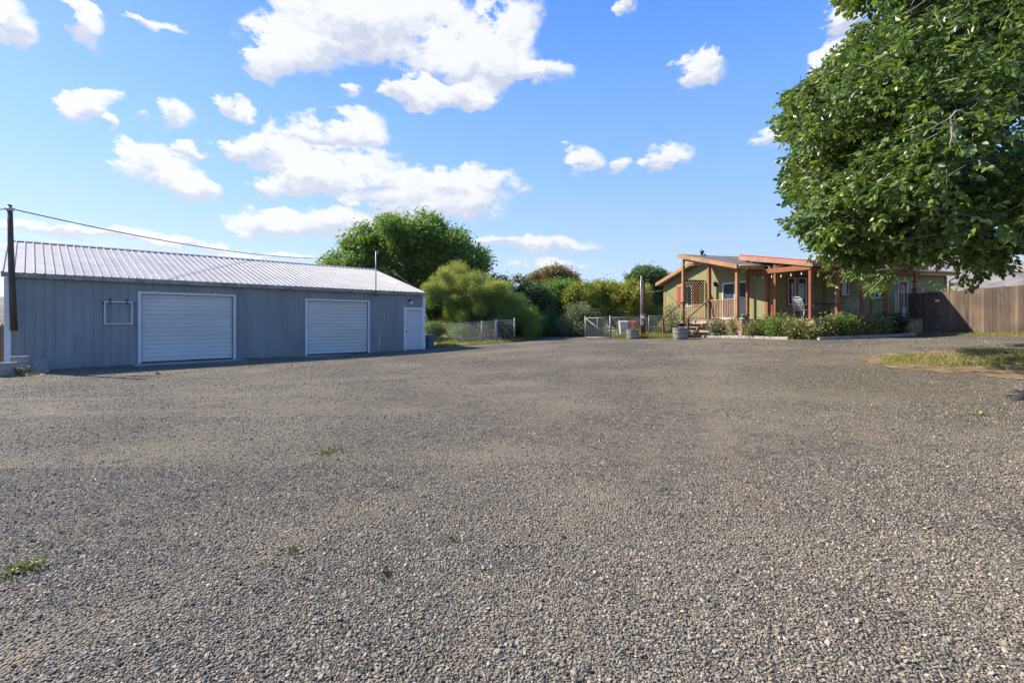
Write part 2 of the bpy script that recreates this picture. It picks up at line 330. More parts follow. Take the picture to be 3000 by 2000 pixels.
def shingle_mat():
    m, nt, b = mat_new('shingle'); v = coords(nt)
    k = nt.nodes.new('ShaderNodeTexBrick'); nt.links.new(v, k.inputs['Vector']); k.inputs['Scale'].default_value = 1
    k.inputs['Brick Width'].default_value = .32; k.inputs['Row Height'].default_value = .14; k.inputs['Mortar Size'].default_value = .006
    k.inputs['Color1'].default_value = (.10,.085,.075,1); k.inputs['Color2'].default_value = (.17,.145,.12,1); k.inputs['Mortar'].default_value = (.03,.03,.03,1)
    col = mix(nt, .5, k.outputs[0], ramp(nt, noise(nt, v, 5, 5, .7).outputs['Fac'], [(.3,(.5,.5,.55)),(.7,(1.5,1.3,1.2))]), 'MULTIPLY')
    nt.links.new(col, b.inputs['Base Color']); b.inputs['Roughness'].default_value = .95; bump(nt, b, noise(nt, v, 60, 4).outputs['Fac'], .5, .01); return m
def hill_mat():
    m, nt, b = mat_new('hill'); v = coords(nt, (.004,.004,.012))
    col = ramp(nt, noise(nt, v, 2.2, 8, .62).outputs['Fac'], [(.35,(.14,.115,.10)),(.5,(.22,.18,.145)),(.66,(.29,.235,.175))])
    col = mix(nt, ramp(nt, noise(nt, coords(nt, (.012,.012,.02)), 2, 8, .7).outputs['Fac'], [(.56,(0,0,0)),(.66,(.7,.7,.7))]), col, (.10,.10,.06))
    nt.links.new(col, b.inputs['Base Color']); b.inputs['Roughness'].default_value = 1; b.inputs['Specular IOR Level'].default_value = 0
    bump(nt, b, noise(nt, coords(nt, (.01,.01,.01)), 1.5, 8, .6).outputs['Fac'], 1, 30); return m

M = dict(
 gravel=gravel_mat(), stone=stone_mat(),
 soil=soil_mat('soil', (.09,.065,.04), (.17,.12,.075), (.26,.20,.12)),
 redsoil=soil_mat('red_soil', (.10,.066,.042), (.20,.14,.088), (.32,.26,.17), 2.4),
 field=soil_mat('field', (.13,.13,.05), (.22,.20,.09), (.33,.28,.15), .5),
 shedwall=paint('shed_steel', (.24,.28,.28), .45, .14, 1.2, stretch=(1,1,.35), dirt=(.18,.205,.22)),
 shedroof=paint('galvanised_roof', (.30,.30,.30), .6, .14, 1.0, metal=.1, stretch=(1,1,1), fine=8, bmp=.06, dirt=(.22,.215,.20)),
 rust=paint('rusty_edge', (.36,.30,.25), .7, .3, 4, dirt=(.32,.15,.07)),
 white=paint('white_trim', (.74,.74,.74), .5, .06, 3, dirt=(.55,.54,.52)),
 gdoor=paint('door_steel', (.62,.63,.575), .5, .07, 1.3, stretch=(.4,.4,1), dirt=(.55,.56,.54)),
 mdoor=paint('walk_door', (.62,.64,.64), .5, .05, 2, dirt=(.42,.43,.43)),
 concrete=paint('concrete', (.36,.34,.31), .9, .2, 5, fine=60, bmp=.5, dirt=(.22,.21,.19)),
 curb=paint('kerb_concrete', (.40,.37,.32), .9, .15, 5, fine=60, bmp=.5, dirt=(.30,.27,.23)),
 block=paint('grey_block', (.33,.31,.285), .95, .2, 6, fine=70, bmp=.6),
 dark=paint('dark_metal', (.035,.035,.04), .5, .2),
 steel=paint('galvanised_steel', (.30,.31,.32), .5, .1, metal=.3),
 chrome=paint('pale_metal', (.62,.63,.64), .4, .1, metal=.3),
 pole=wood('weathered_pole', (.045,.035,.03), (.12,.085,.065)),
 brownpole=wood('brown_pole', (.085,.038,.024), (.17,.085,.05)),
 cable=paint('cable', (.02,.02,.022), .6),
 siding=paint('green_siding', (.235,.228,.102), .75, .10, 2, stretch=(2,2,.4), dirt=(.19,.21,.10)),
 dsiding=paint('siding_groove', (.10,.11,.05), .9),
 fascia=wood('fascia_wood', (.29,.135,.058), (.42,.225,.105), stretch=(1.5,12,12)),
 redwood=wood('stained_redwood', (.19,.052,.020), (.31,.10,.036)),
 palewood=wood('knotty_beam', (.24,.11,.06), (.40,.23,.14), stretch=(10,1.2,10)),
 redroof=paint('red_steel', (.34,.035,.025), .4, .1),
 deck=wood('deck_boards', (.20,.12,.08), (.33,.22,.15), stretch=(1.2,12,12)),
 step=wood('old_steps', (.20,.15,.12), (.36,.29,.24), stretch=(12,1.2,12)),
 darkwood=wood('dark_rail', (.10,.045,.03), (.18,.085,.055)),
 rail=wood('rail_wood', (.36,.20,.12), (.52,.32,.2)),
 lattice=wood('lattice_wood', (.05,.025,.016), (.09,.05,.03)),
 brick=brick_mat(), shingle=shingle_mat(),
 glass=glass('window_glass'), glassblue=glass('pale_glass', (.05,.07,.09), .03),
 shutter=paint('red_shutter', (.40,.06,.04), .6), reddoor=paint('maroon_door', (.13,.02,.022), .5),
 soffit=paint('painted_soffit', (.28,.14,.07), .8), paneltrim=paint('tan_trim', (.50,.36,.20), .7),
 fence=wood('fence_boards', (.055,.037,.025), (.225,.158,.108), per_board=[(0,(.34,.31,.28)),(.5,(.72,.65,.58)),(1,(1.2,1.15,1.1))]),
 picket=wood('pale_picket', (.35,.25,.17), (.5,.38,.27)),
 barrel=wood('barrel_stave', (.22,.19,.16), (.42,.37,.32)), hoop=paint('barrel_hoop', (.17,.16,.15), .6, metal=.3),
 binblue=paint('blue_plastic', (.07,.12,.17), .5), bingrey=paint('grey_plastic', (.42,.42,.40), .55), bindark=paint('charcoal_plastic', (.07,.07,.075), .6),
 bark=wood('bark', (.07,.055,.04), (.20,.165,.13), stretch=(6,6,1.5)), twig=wood('twig', (.20,.17,.13), (.42,.37,.30), stretch=(6,6,6)),
 bulb=paint('bulb_glass', (.85,.83,.75), .2), signblue=paint('sign_blue', (.05,.20,.42), .4), hill=hill_mat(),
 leaf=leafmat('walnut_leaf', [(0,(.03,.058,.014)),(.35,(.09,.15,.030)),(.7,(.165,.24,.052)),(.9,(.26,.32,.09)),(1,(.38,.39,.15))], .40, .34, .55),
 leaf2=leafmat('far_walnut_leaf', [(0,(.055,.10,.02)),(.6,(.155,.25,.05)),(1,(.28,.36,.10))], .5, .36),
 tamarisk=leafmat('feathery_leaf', [(0,(.12,.19,.05)),(.55,(.28,.36,.10)),(.85,(.42,.40,.15)),(1,(.55,.33,.17))], .6, .35, .2),
 darkleaf=leafmat('dark_leaf', [(0,(.035,.07,.02)),(.6,(.09,.155,.042)),(1,(.18,.25,.08))], .5, .25),
 greenleaf=leafmat('bright_leaf', [(0,(.07,.14,.022)),(.6,(.16,.27,.045)),(1,(.26,.35,.08))], .45, .3),
 yellowleaf=leafmat('yellow_leaf', [(0,(.08,.13,.02)),(.5,(.22,.27,.035)),(.85,(.42,.36,.045)),(1,(.55,.40,.06))], .5, .3),
 rustleaf=leafmat('rusty_leaf', [(0,(.08,.10,.03)),(.5,(.20,.16,.055)),(1,(.34,.18,.08))], .55, .25),
 greyleaf=leafmat('grey_leaf', [(0,(.08,.12,.05)),(.6,(.18,.23,.11)),(1,(.32,.35,.20))], .55, .25),
 rose=leafmat('rose_leaf', [(0,(.06,.10,.03)),(.45,(.20,.24,.07)),(.8,(.38,.38,.15)),(1,(.48,.32,.20))], .45, .25),
 roseshade=leafmat('shade_leaf', [(0,(.018,.045,.016)),(.6,(.045,.085,.03)),(1,(.09,.13,.05))], .5, .2),  # darker copy of the rose leaf, patio shade put into the colour
 flower=leafmat('pink_petal', [(0,(.50,.25,.26)),(1,(.75,.50,.50))], .5, .3), redflower=leafmat('red_petal', [(0,(.5,.02,.02)),(1,(.7,.06,.04))], .5, .3),
 grass=leafmat('grass_blade', [(0,(.09,.14,.03)),(.45,(.19,.22,.055)),(.7,(.34,.31,.10)),(1,(.50,.40,.20))], .6, .35, .2),
 straw=leafmat('straw_blade', [(0,(.16,.17,.05)),(.5,(.34,.27,.11)),(1,(.46,.36,.20))], .7, .3, .1),
 weed=leafmat('weed_leaf', [(0,(.07,.10,.025)),(.6,(.16,.19,.05)),(1,(.30,.28,.11))], .5, .3), fruit=paint('green_husk', (.20,.27,.04), .5),
)

# ------------------------------------------------------------------ terrain, gravel, hills
def axis_pts(lo, hi, step, far):
    a = list(np.arange(lo, hi+.01, step)); d = step
    while a[-1] < far: d *= 1.25; a.append(a[-1]+d)
    d = step
    while a[0] > -far: d *= 1.25; a.insert(0, a[0]-d)
    return np.array(a)
def sheet(name, xs, ys, off, mat):
    X, Y = np.meshgrid(xs, ys); Z = gz_np(X, Y)+off; V = np.stack([X, Y, Z], -1).reshape(-1, 3)
    n = len(xs); i, j = np.meshgrid(np.arange(len(ys)-1), np.arange(n-1), indexing='ij'); a = (i*n+j).ravel()
    return np_mesh(name, V, np.stack([a, a+1, a+n+1, a+n], 1), mat, smooth=True)
g = sheet('ground', axis_pts(-30, 34, .8, 5300), axis_pts(-6, 50, .8, 5300), -.035, M['field']); tag(g, kind='structure')

def patch(name, poly, off, mat, step=.7, wob=0):
    P2 = []
    for i in range(len(poly)):
        a = np.array(poly[i]); b = np.array(poly[(i+1)%len(poly)]); n = max(1, int(np.linalg.norm(b-a)/.3)) if wob else 1
        for k in range(n):
            p = a+(b-a)*k/n
            if wob: p = p+rng.normal(0, wob, 2)
            P2.append(p)
    P2 = np.array(P2); nb = len(P2); lo = P2.min(0); hi = P2.max(0)
    gx, gy = np.meshgrid(np.arange(lo[0], hi[0], step)+.013, np.arange(lo[1], hi[1], step)+.017); G = np.c_[gx.ravel(), gy.ravel()]
    pts = [Vector(p) for p in np.r_[P2, G]]
    vs, es, fs, *_ = delaunay_2d_cdt(pts, [(i, (i+1)%nb) for i in range(nb)], [list(range(nb))], 1, 1e-4)
    A = np.array([tuple(v) for v in vs]); z = gz_np(A[:,0], A[:,1])+off
    me = bpy.data.meshes.new(name); me.from_pydata([(x, y, q) for (x, y), q in zip(A, z)], [], [list(f) for f in fs if len(f) > 2])
    me.polygons.foreach_set('use_smooth', [True]*len(me.polygons)); return link(name, me, mat, None)
def inside(P, poly):
    poly = np.array(poly); x, y = P[:,0], P[:,1]; c = np.zeros(len(P), bool); j = len(poly)-1
    for i in range(len(poly)):
        xi, yi = poly[i]; xj, yj = poly[j]
        with np.errstate(divide='ignore', invalid='ignore'):
            c ^= ((yi > y) != (yj > y)) & (x < (xj-xi)*(y-yi)/(yj-yi+1e-12)+xi)
        j = i
    return c
YARD = [(-45,-5),(45,-5),(45,9),(20.6,14),(18.6,19.3),(17.8,22.1),(12.75,20.75),(9.9,25.75),(8.9,26.2),(7.2,26.5),(5.9,28.7),(6.0,33.5),(4,34.2),(1.6,34.2),(1.2,30),(.2,27.4),(-4.2,25.7),
        (-15.2,15.0),(-18.5,14.2),(-45,15)]
tag(patch('gravel_yard', YARD, 0, M['gravel'], .6, .05), kind='structure')
def ell(cx, cy, rx, ry, n=40, wob=.12, rot=0):
    o = []
    for k in range(n):
        a = 2*math.pi*k/n; r = 1+wob*math.sin(3*a+1)+.6*wob*math.sin(5*a)
        x = rx*r*math.cos(a); y = ry*r*math.sin(a); o.append((cx+x*math.cos(rot)-y*math.sin(rot), cy+x*math.sin(rot)+y*math.cos(rot)))
    return o
ISL = ell(13.0, 11.0, 4.6, 3.3, wob=.07)
tag(patch('bare_soil', ISL, .010, M['redsoil'], .4, .20), kind='structure')

def hills():
    nA, nR = 420, 44; az = np.linspace(R(-75), R(78), nA); rr = np.linspace(1700, 5200, nR)
    A, Rr = np.meshgrid(az, rr); t = (Rr-1700)/3500
    deg = np.degrees(A)
    prof = np.interp(deg, [-75,-48,-44,-30,-10,15,30,36,42,48,60,78], [2.0,2.2,2.0,1.6,1.2,1.6,3.2,4.4,4.6,4.5,4.9,4.2])
    bumps = .12*np.sin(A*23+t*3)+.08*np.sin(A*51+1+t*8)+.05*np.sin(A*117+t*15)
    shape = np.where(t < .3, .55*np.sin(np.clip(t/.3, 0, 1)*math.pi/2)+0*t, .55-.12*np.sin((t-.3)/.2*math.pi).clip(0)+.45*np.clip((t-.4)/.5, 0, 1)**1.3)
    Hh = np.tan(np.radians(prof*(1+bumps)))*shape*Rr
    Hh[0] = -20; Hh[-1] = -20
    V = np.stack([Rr*np.sin(A), Rr*np.cos(A), Hh+.3], -1).reshape(-1, 3)
    i, j = np.meshgrid(np.arange(nR-1), np.arange(nA-1), indexing='ij'); a = (i*nA+j).ravel()
    tag(np_mesh('hills', V, np.stack([a, a+1, a+nA+1, a+nA], 1), M['hill'], smooth=True), kind='structure')
hills()

def gravel_stones():
    col = bpy.data.collections.new('stone_kinds')
    for k in range(7):
        bm = bmesh.new(); bmesh.ops.create_icosphere(bm, subdivisions=2, radius=.5)
        r = random.Random(k); sx, sy, sz = r.uniform(.9, 1.35), r.uniform(.65, .95), r.uniform(.38, .6)
        cuts = [Vector((r.gauss(0,1), r.gauss(0,1), r.gauss(0,1))).normalized() for _ in range(7)]
        for v in bm.verts:
            for c in cuts:
                d = v.co.dot(c)-.30
                if d > 0: v.co -= c*d*.85
            v.co = Vector((v.co.x*sx, v.co.y*sy, v.co.z*sz))
        me = bpy.data.meshes.new('stone'); bm.to_mesh(me); bm.free(); me.materials.append(M['stone'])
        me.polygons.foreach_set('use_smooth', [k % 4 == 0]*len(me.polygons))
        o = bpy.data.objects.new('stone', me); col.objects.link(o)
    P = []
    def band(y0, y1, sp, keep=1.0):
        xs = np.arange(-1.12*y1-.3, 1.12*y1+.3, sp); ys = np.arange(y0, y1, sp); X, Y = np.meshgrid(xs, ys)
        p = np.c_[X.ravel(), Y.ravel()]; p += rng.uniform(-.6, .6, p.shape)*sp
        p = p[np.abs(p[:,0]) < 1.1*p[:,1]+.25]
        if keep < 1: p = p[rng.random(len(p)) < keep]
        P.append(p)
    band(1.6, 3.2, .0112); band(3.2, 5.0, .0152); band(5.0, 7.6, .024, .85); band(7.6, 11.5, .036, .6)
    band(11.5, 20, .07, .75)
    p = np.concatenate(P); p = p[inside(p, YARD) & (~inside(p, ISL) | (rng.random(len(p)) < .4))]; n = len(p)
    # worn patches keep fewer loose stones
    f = np.sin(p[:,0]*.9+1.3*np.sin(p[:,1]*.7))*np.sin(p[:,1]*1.1+.8*np.sin(p[:,0]*1.7)+2)
    tk = np.zeros(n)
    for cx, cy, rr in TRACKS: tk = np.maximum(tk, np.clip(1-np.abs(np.hypot(p[:,0]-cx, p[:,1]-cy)-rr)/.32, 0, 1))
    keep = rng.random(n) < np.clip(.95-.55*np.clip(f-.25, 0, 1)*1.7-.45*tk, .12, 1); p = p[keep]; n = len(p)
    size = np.clip(rng.lognormal(math.log(.0116), .34, n), .006, .028)*(1+np.clip((p[:,1]-5)*.07, 0, 1.0))
    V = np.c_[p, gz_np(p[:,0], p[:,1])+size*.16]
    me = bpy.data.meshes.new('gravel_stones'); me.vertices.add(n); me.vertices.foreach_set('co', V.astype(np.float32).ravel())
    a = me.attributes.new('rot', 'FLOAT_VECTOR', 'POINT'); rot = np.c_[rng.normal(0, .45, n), rng.normal(0, .45, n), rng.uniform(0, 6.28, n)]
    a.data.foreach_set('vector', rot.astype(np.float32).ravel())
    a = me.attributes.new('scl', 'FLOAT', 'POINT'); a.data.foreach_set('value', size.astype(np.float32))
    o = link('gravel_stones', me, M['stone'], None)
    ng = bpy.data.node_groups.new('scatter_stones', 'GeometryNodeTree')
    ng.interface.new_socket('Geometry', in_out='INPUT', socket_type='NodeSocketGeometry'); ng.interface.new_socket('Geometry', in_out='OUTPUT', socket_type='NodeSocketGeometry')
    N = ng.nodes; L = ng.links; gi = N.new('NodeGroupInput'); go = N.new('NodeGroupOutput'); ip = N.new('GeometryNodeInstanceOnPoints')
    ci = N.new('GeometryNodeCollectionInfo'); ci.inputs['Collection'].default_value = col; ci.inputs['Separate Children'].default_value = True; ci.inputs['Reset Children'].default_value = True
    ar = N.new('GeometryNodeInputNamedAttribute'); ar.data_type = 'FLOAT_VECTOR'; ar.inputs[0].default_value = 'rot'
    asx = N.new('GeometryNodeInputNamedAttribute'); asx.data_type = 'FLOAT'; asx.inputs[0].default_value = 'scl'
    L.new(gi.outputs[0], ip.inputs['Points']); L.new(ci.outputs[0], ip.inputs['Instance']); ip.inputs['Pick Instance'].default_value = True
    L.new(ar.outputs[0], ip.inputs['Rotation']); L.new(asx.outputs[0], ip.inputs['Scale']); L.new(ip.outputs[0], go.inputs[0])
    md = o.modifiers.new('scatter', 'NODES'); md.node_group = ng
    tag(o, 'loose grey and tan gravel stones strewn over the near yard', 'gravel', kind='stuff')
    print('stones', n)
gravel_stones()

# ------------------------------------------------------------------ foliage
def unit(a): return a/np.maximum(np.linalg.norm(a, axis=1, keepdims=True), 1e-9)
def leaves(name, C, size, mat, parent, droop=.35, aspect=.5, tint=None, near=False, dirs=None, flat=.6):
    n = len(C); L = size*rng.uniform(.65, 1.25, n)[:,None]
    d = rng.normal(0, 1, (n, 3)); d[:,2] = d[:,2]*.6-droop
    if dirs is not None: d = d*.55+dirs*1.2
    d = unit(d); up = rng.normal(0, 1, (n, 3))*(1-flat)+np.array([0,0,flat]); s = unit(np.cross(d, up)); nn = np.cross(s, d)
    w = L*aspect*.5
    if near:
        V = np.stack([C, C+d*L*.33-s*w+nn*w*.35, C+d*L*.72-s*w*.8+nn*w*.3, C+d*L, C+d*L*.72+s*w*.8+nn*w*.3, C+d*L*.33+s*w+nn*w*.35], 1).reshape(-1, 3)
        b = np.arange(n)*6; F = np.concatenate([np.stack([b, b+3, b+2, b+1], 1), np.stack([b, b+5, b+4, b+3], 1)]); k = 6
    else:
        V = np.stack([C, C+d*L*.5-s*w+nn*w*.25, C+d*L, C+d*L*.5+s*w+nn*w*.25], 1).reshape(-1, 3)
        b = np.arange(n)*4; F = np.stack([b, b+1, b+2, b+3], 1); k = 4
    if tint is None: tint = rng.random(n)
    return np_mesh(name, V, F, mat, parent, tint=np.repeat(tint, k))
def lobe_points(lobes, n, shell=.35, squash=True):
    """cluster centres through the outer part of a union of ellipsoids (cx,cy,cz,rx,ry,rz)"""
    lb = np.array(lobes, float); vol = (lb[:,3]*lb[:,4]*lb[:,5])**.67; pick = rng.choice(len(lb), n, p=vol/vol.sum())
    u = unit(rng.normal(0, 1, (n, 3))); r = (1-shell*rng.random(n)**1.3)[:,None]
    bumpy = 1+.16*np.sin(u[:,:1]*7+pick[:,None])+.08*np.sin(u[:,2:]*9+u[:,1:2]*5)
    return lb[pick,:3]+u*lb[pick,3:]*r*bumpy, u
def trunk(parent, base, top, r0, r1, targets, mat, seed=0, rb=.35):
    rd = random.Random(seed); mb = MB(); base = Vector(base); top = Vector(top)
    pts = [base+(top-base)*t+Vector((rd.gauss(0,.04), rd.gauss(0,.04), 0))*(1 if 0 < t < 1 else 0) for t in (0,.12,.4,.7,1)]
    mb.tube(pts, [r0*1.5, r0*1.08, r0*.95, (r0+r1)/2, r1], 10)
    for tg in targets:
        tg = Vector(tg); st = base+(top-base)*rd.uniform(.7, 1); mid = (st+tg)/2+Vector((rd.gauss(0,.1), rd.gauss(0,.1), .12*(tg-st).length))
        q = [st, st.lerp(mid, .5)+Vector((0,0,.03)), mid, mid.lerp(tg, .55), tg]; mb.tube(q, [r1*.7, r1*.55, r1*rb, r1*rb*.6, r1*rb*.2], 6)
    return mb.build('trunk', mat, parent, smooth=True)
def clusters(cc, per, spread, rs=None):
    n = len(cc); q = np.repeat(cc, per, 0)+rng.normal(0, 1, (n*per, 3))*spread; return q
def tree(name, label, cat, x, y, lobes, nc, per, size, mat, th, tr=.18, spread=.22, group=None, aspect=.5, shell=.5, near=False, droop=.3, tgrad=None, barkm='bark', flat=.5):
    z = gz(x, y); t = thing(name, label, cat, (x, y, z), 0, group)
    lb = [(x+a, y+b, z+c, p, q, r) for a, b, c, p, q, r in lobes]
    trunk(t, (x, y, z-.1), (x, y, z+th), tr, tr*.6, [(a, b, c) for a, b, c, *_ in lb for a, b, c in [(a, b, c)]], M[barkm], seed=int(abs(x*10+y)))
    cc, u = lobe_points(lb, nc, shell); cc = cc[cc[:,2] > z+.05]
    q = clusters(cc, per, spread); q = q[q[:,2] > z+.02]
    ct = np.repeat(rng.random(len(cc)), per)[:len(q)]
    tint = np.clip(.45*rng.random(len(q))+.55*ct[:len(q)], 0, 1)
    if tgrad is not None: tint = np.clip(tint*.7+tgrad(q)*.5, 0, 1)
    leaves('crown', q, size, M[mat], t, droop, aspect, tint, near, flat=flat); return t

# big walnut at the right, its trunk out of the frame
def big_walnut():
    x0, y0 = 13.6, 11.0; z0 = gz(x0, y0)
    t = thing('walnut_tree', 'big leafy walnut tree filling the top right corner, boughs hanging before the green house', 'tree', (x0, y0, z0))
    sil = np.array([(2440,-400),(2450,-60),(2462,5),(2500,25),(2570,20),(2520,70),(2495,110),(2480,150),(2440,160),(2400,205),(2370,215),(2340,265),(2308,268),(2292,320),(2276,350),(2292,385),
        (2320,420),(2300,465),(2278,520),(2300,560),(2310,590),(2330,620),(2292,645),(2300,665),(2345,690),(2375,720),(2370,770),(2395,800),(2435,835),(2450,850),(2500,800),(2530,822),(2560,850),(2600,855),
        (2610,820),(2650,800),(2700,770),(2760,775),(2800,770),(2820,830),(2850,842),(2880,820),(2900,790),(2960,795),(3000,740),(3100,780),(4200,800),(6000,500),(6000,-6000),(2400,-6000)], float)
    ctr = np.array([13.4, 11.0, CZ+4.6]); rad = np.array([8.6, 7.6, 4.9])
    # main shell and many secondary boughs
    lobes = []
    for k in range(90):
        u = unit(rng.normal(0, 1, (1, 3)))[0]
        c = ctr+u*rad*.80; s = rng.uniform(1.0, 1.9); lobes.append((*c, s, s, s*.8))
    # low drooping boughs on the camera side, leftmost boughs
    for px, py, Y, s in [(2350,330,9.0,.8),(2360,560,8.4,.75),(2340,450,9.4,.8),(2400,250,9.5,.9),(2520,130,10,1.1),(2380,640,8.6,.7),(2430,730,8.2,.62),(2480,780,8.0,.45),(2520,700,7.6,.8),(2560,790,7.0,.30),
                         (2620,720,7.6,.7),(2700,700,7.8,.65),(2780,720,8.2,.6),(2840,780,8,.42),(2900,720,8.4,.6),(2980,680,8.2,.7),(2600,560,7.4,1.1),(2750,520,7,1.2),(2900,480,7,1.2),(2550,380,8.2,1.3),(2700,300,7.6,1.4),(2850,260,7.8,1.4),
                         (2560,220,9,1.3),(2620,60,9.6,1.3),(2780,60,8.8,1.5),(2950,60,8.4,1.5),(2480,480,8.4,1.1),(2460,360,9,1.1),(2960,600,7.2,1.0),(2650,640,7.8,.9),(2460,600,8.2,.8),(2700,790,9.5,.5),(2480,20,9.8,.5)]:
        p = at(px, py, Y); lobes.append((p.x, p.y, p.z, s, s, s*.9))
    cc, u = lobe_points(lobes, 62000, .75)
    g3 = np.sin(cc[:,0]*2.9+1.5*np.sin(cc[:,2]*2.3))+np.sin(cc[:,1]*2.6+cc[:,2]*3.1)+np.sin(cc[:,2]*3.7+1.2*np.sin(cc[:,0]*3.3)); cc = cc[g3 < .45+.6*rng.random(len(cc))]
    px = 1500+cc[:,0]/np.maximum(cc[:,1], .1)*FPX; py = HOR-(cc[:,2]-CZ)/np.maximum(cc[:,1], .1)*FPX
    ok = (cc[:,1] > 5.2) & inside(np.c_[px, py], sil) & (cc[:,2] > z0+1.3)
    # a margin so the leaves of a cluster stay inside the outline
    cc = cc[ok]; px = px[ok]; py = py[ok]
    nz = np.sin(px/31+1.7*np.sin(py/47))+np.sin(py/23+1.3*np.sin(px/37+2))+.7*np.sin((px+py)/13+cc[:,1]*2)
    m = 24*(6/np.maximum(cc[:,1], 1))+np.clip(nz+.1, 0, 2.2)*34
    spr = np.array([(2275,352),(2290,405),(2300,440),(2278,520),(2288,560),(2303,600),(2292,652),(2318,690),(2340,640),(2456,8),(2500,18),(2530,22),(2520,95),(2495,115),(2445,165),(2405,212),(2340,270),(2312,275),(2380,745),(2385,790),(2430,825),(2448,842),(2560,835),(2590,845),(2820,820),(2850,838),(2880,815),(2960,790)], float)
    nspr = np.min(np.hypot(px[:,None]-spr[None,:,0], py[:,None]-spr[None,:,1]), 1); m = np.where(nspr < 24, 5, m)
    ok2 = inside(np.c_[px-m, py], sil) & inside(np.c_[px, py+m*.7], sil); cc = cc[ok2]; px = px[ok2]; py = py[ok2]
    vis = (px < 3150) & (py > -120)
    far = (~vis) & (rng.random(len(cc)) > .35); cc = cc[~far]
    n = len(cc)
    # compound leaves: a rachis with 7 leaflets
    ax = rng.normal(0, 1, (n, 3)); ax[:,2] = ax[:,2]*.5-.45; out_ = unit(cc-ctr); ax = unit(ax+out_*.7)
    side = unit(np.cross(ax, np.array([0,0,1.0])+rng.normal(0,.5,(n,3))))
    Cs = []; Ds = []; Ts = []; base_t = rng.random(n)
    for i in range(7):
        f = [.12,.12,.36,.36,.6,.6,.8][i]; sg = [1,-1,1,-1,1,-1,0][i]
        Cs.append(cc+ax*(f*.27)); Ds.append(unit(ax*(.75 if sg else 1.4)+side*sg+np.array([0,0,-.35]))); Ts.append(np.clip(.55*base_t+.45*rng.random(n), 0, 1))
    C = np.concatenate(Cs); D = np.concatenate(Ds); T = np.concatenate(Ts)**1.25
    leaves('crown', C, .108, M['leaf'], t, .1, .56, T, True, dirs=D, flat=.35)
    # rachises and twigs
    sel = rng.choice(n, min(n, 5000), replace=False); V = []; F = []
    a = cc[sel]-ax[sel]*.25; b = cc[sel]+ax[sel]*.26; s = side[sel]*.004; up = np.cross(ax[sel], side[sel])*.004
    V = np.stack([a-s, a+s, a+up*1.6, b-s*.5, b+s*.5, b+up*.6], 1).reshape(-1, 3); q = np.arange(len(sel))*6
    F = np.concatenate([np.stack([q, q+1, q+4, q+3], 1), np.stack([q+1, q+2, q+5, q+4], 1), np.stack([q+2, q, q+3, q+5], 1)])
    np_mesh('twigs', V, F, M['twig'], t)['label'] = 'pale green leaf stalks'
    mb = MB(); rd = random.Random(4)
    base = Vector((x0, y0, z0-.15)); top = Vector((x0-.1, y0+.1, z0+2.2))
    mb.tube([base, base+Vector((0,0,.35)), base+Vector((.03,0,1.2)), top], [.5, .36, .32, .33], 12)
    def okp(q):
        if q[1] < 5: return False
        return bool(inside(np.array([[1500+q[0]/q[1]*FPX+22, HOR-(q[2]-CZ)/q[1]*FPX+22]]), sil)[0] and inside(np.array([[1500+q[0]/q[1]*FPX-30, HOR-(q[2]-CZ)/q[1]*FPX+30]]), sil)[0])
    tg = [l[:3] for l in lobes if okp(l)]
    for k, q in enumerate(tg):
        q = Vector(q); st = top+Vector((rd.gauss(0,.1), rd.gauss(0,.1), rd.uniform(-.3,.6))); d = q-st
        mid = st+d*.5+Vector((rd.gauss(0,.35), rd.gauss(0,.35), .10*d.length)); w = .13 if k % 4 == 0 else .055
        pts = []
        for i in range(9):
            s_ = i/8; p = st*(1-s_)**2+mid*2*s_*(1-s_)+q*s_*s_; pts.append(p+Vector((rd.gauss(0,.04), rd.gauss(0,.04), rd.gauss(0,.04)))*(0 if i == 0 else 1))
        mb.tube(pts, [w*(1-.9*i/8)+.006 for i in range(9)], 6)
        for j in range(5):
            e = q+Vector((rd.gauss(0,.6), rd.gauss(0,.6), rd.gauss(0,.5))); f = pts[6]
            if not okp(e): continue
            mb.tube([f, f.lerp(e, .5)+Vector((rd.gauss(0,.08), rd.gauss(0,.08), rd.gauss(0,.08))), e], [.018, .011, .004], 5)
    mb.build('trunk', M['bark'], t, smooth=True)
    # dead curling twig that shows pale in the crown
    Y = 6.0; tw = MB()
    tw.tube([at(x, y, Y) for x, y in ((2725,378),(2755,362),(2785,345),(2800,326),(2818,322),(2828,338))], [.004,.006,.008,.011,.011,.008], 6)
    tw.tube([at(x, y, Y) for x, y in ((2782,345),(2790,365),(2788,390),(2795,415),(2815,425),(2840,440))], [.010,.013,.013,.011,.008,.005], 6)
    tw.tube([at(x, y, Y) for x, y in ((2790,395),(2783,420),(2786,440))], [.006,.005,.003], 5)
    tw.tube([at(x, y, Y) for x, y in ((2725,378),(2760,378),(2790,362))], [.003,.005,.006], 5)
    tw.build('dead_twig', M['twig'], t, smooth=True)['label'] = 'bare pale curling twig'
big_walnut()

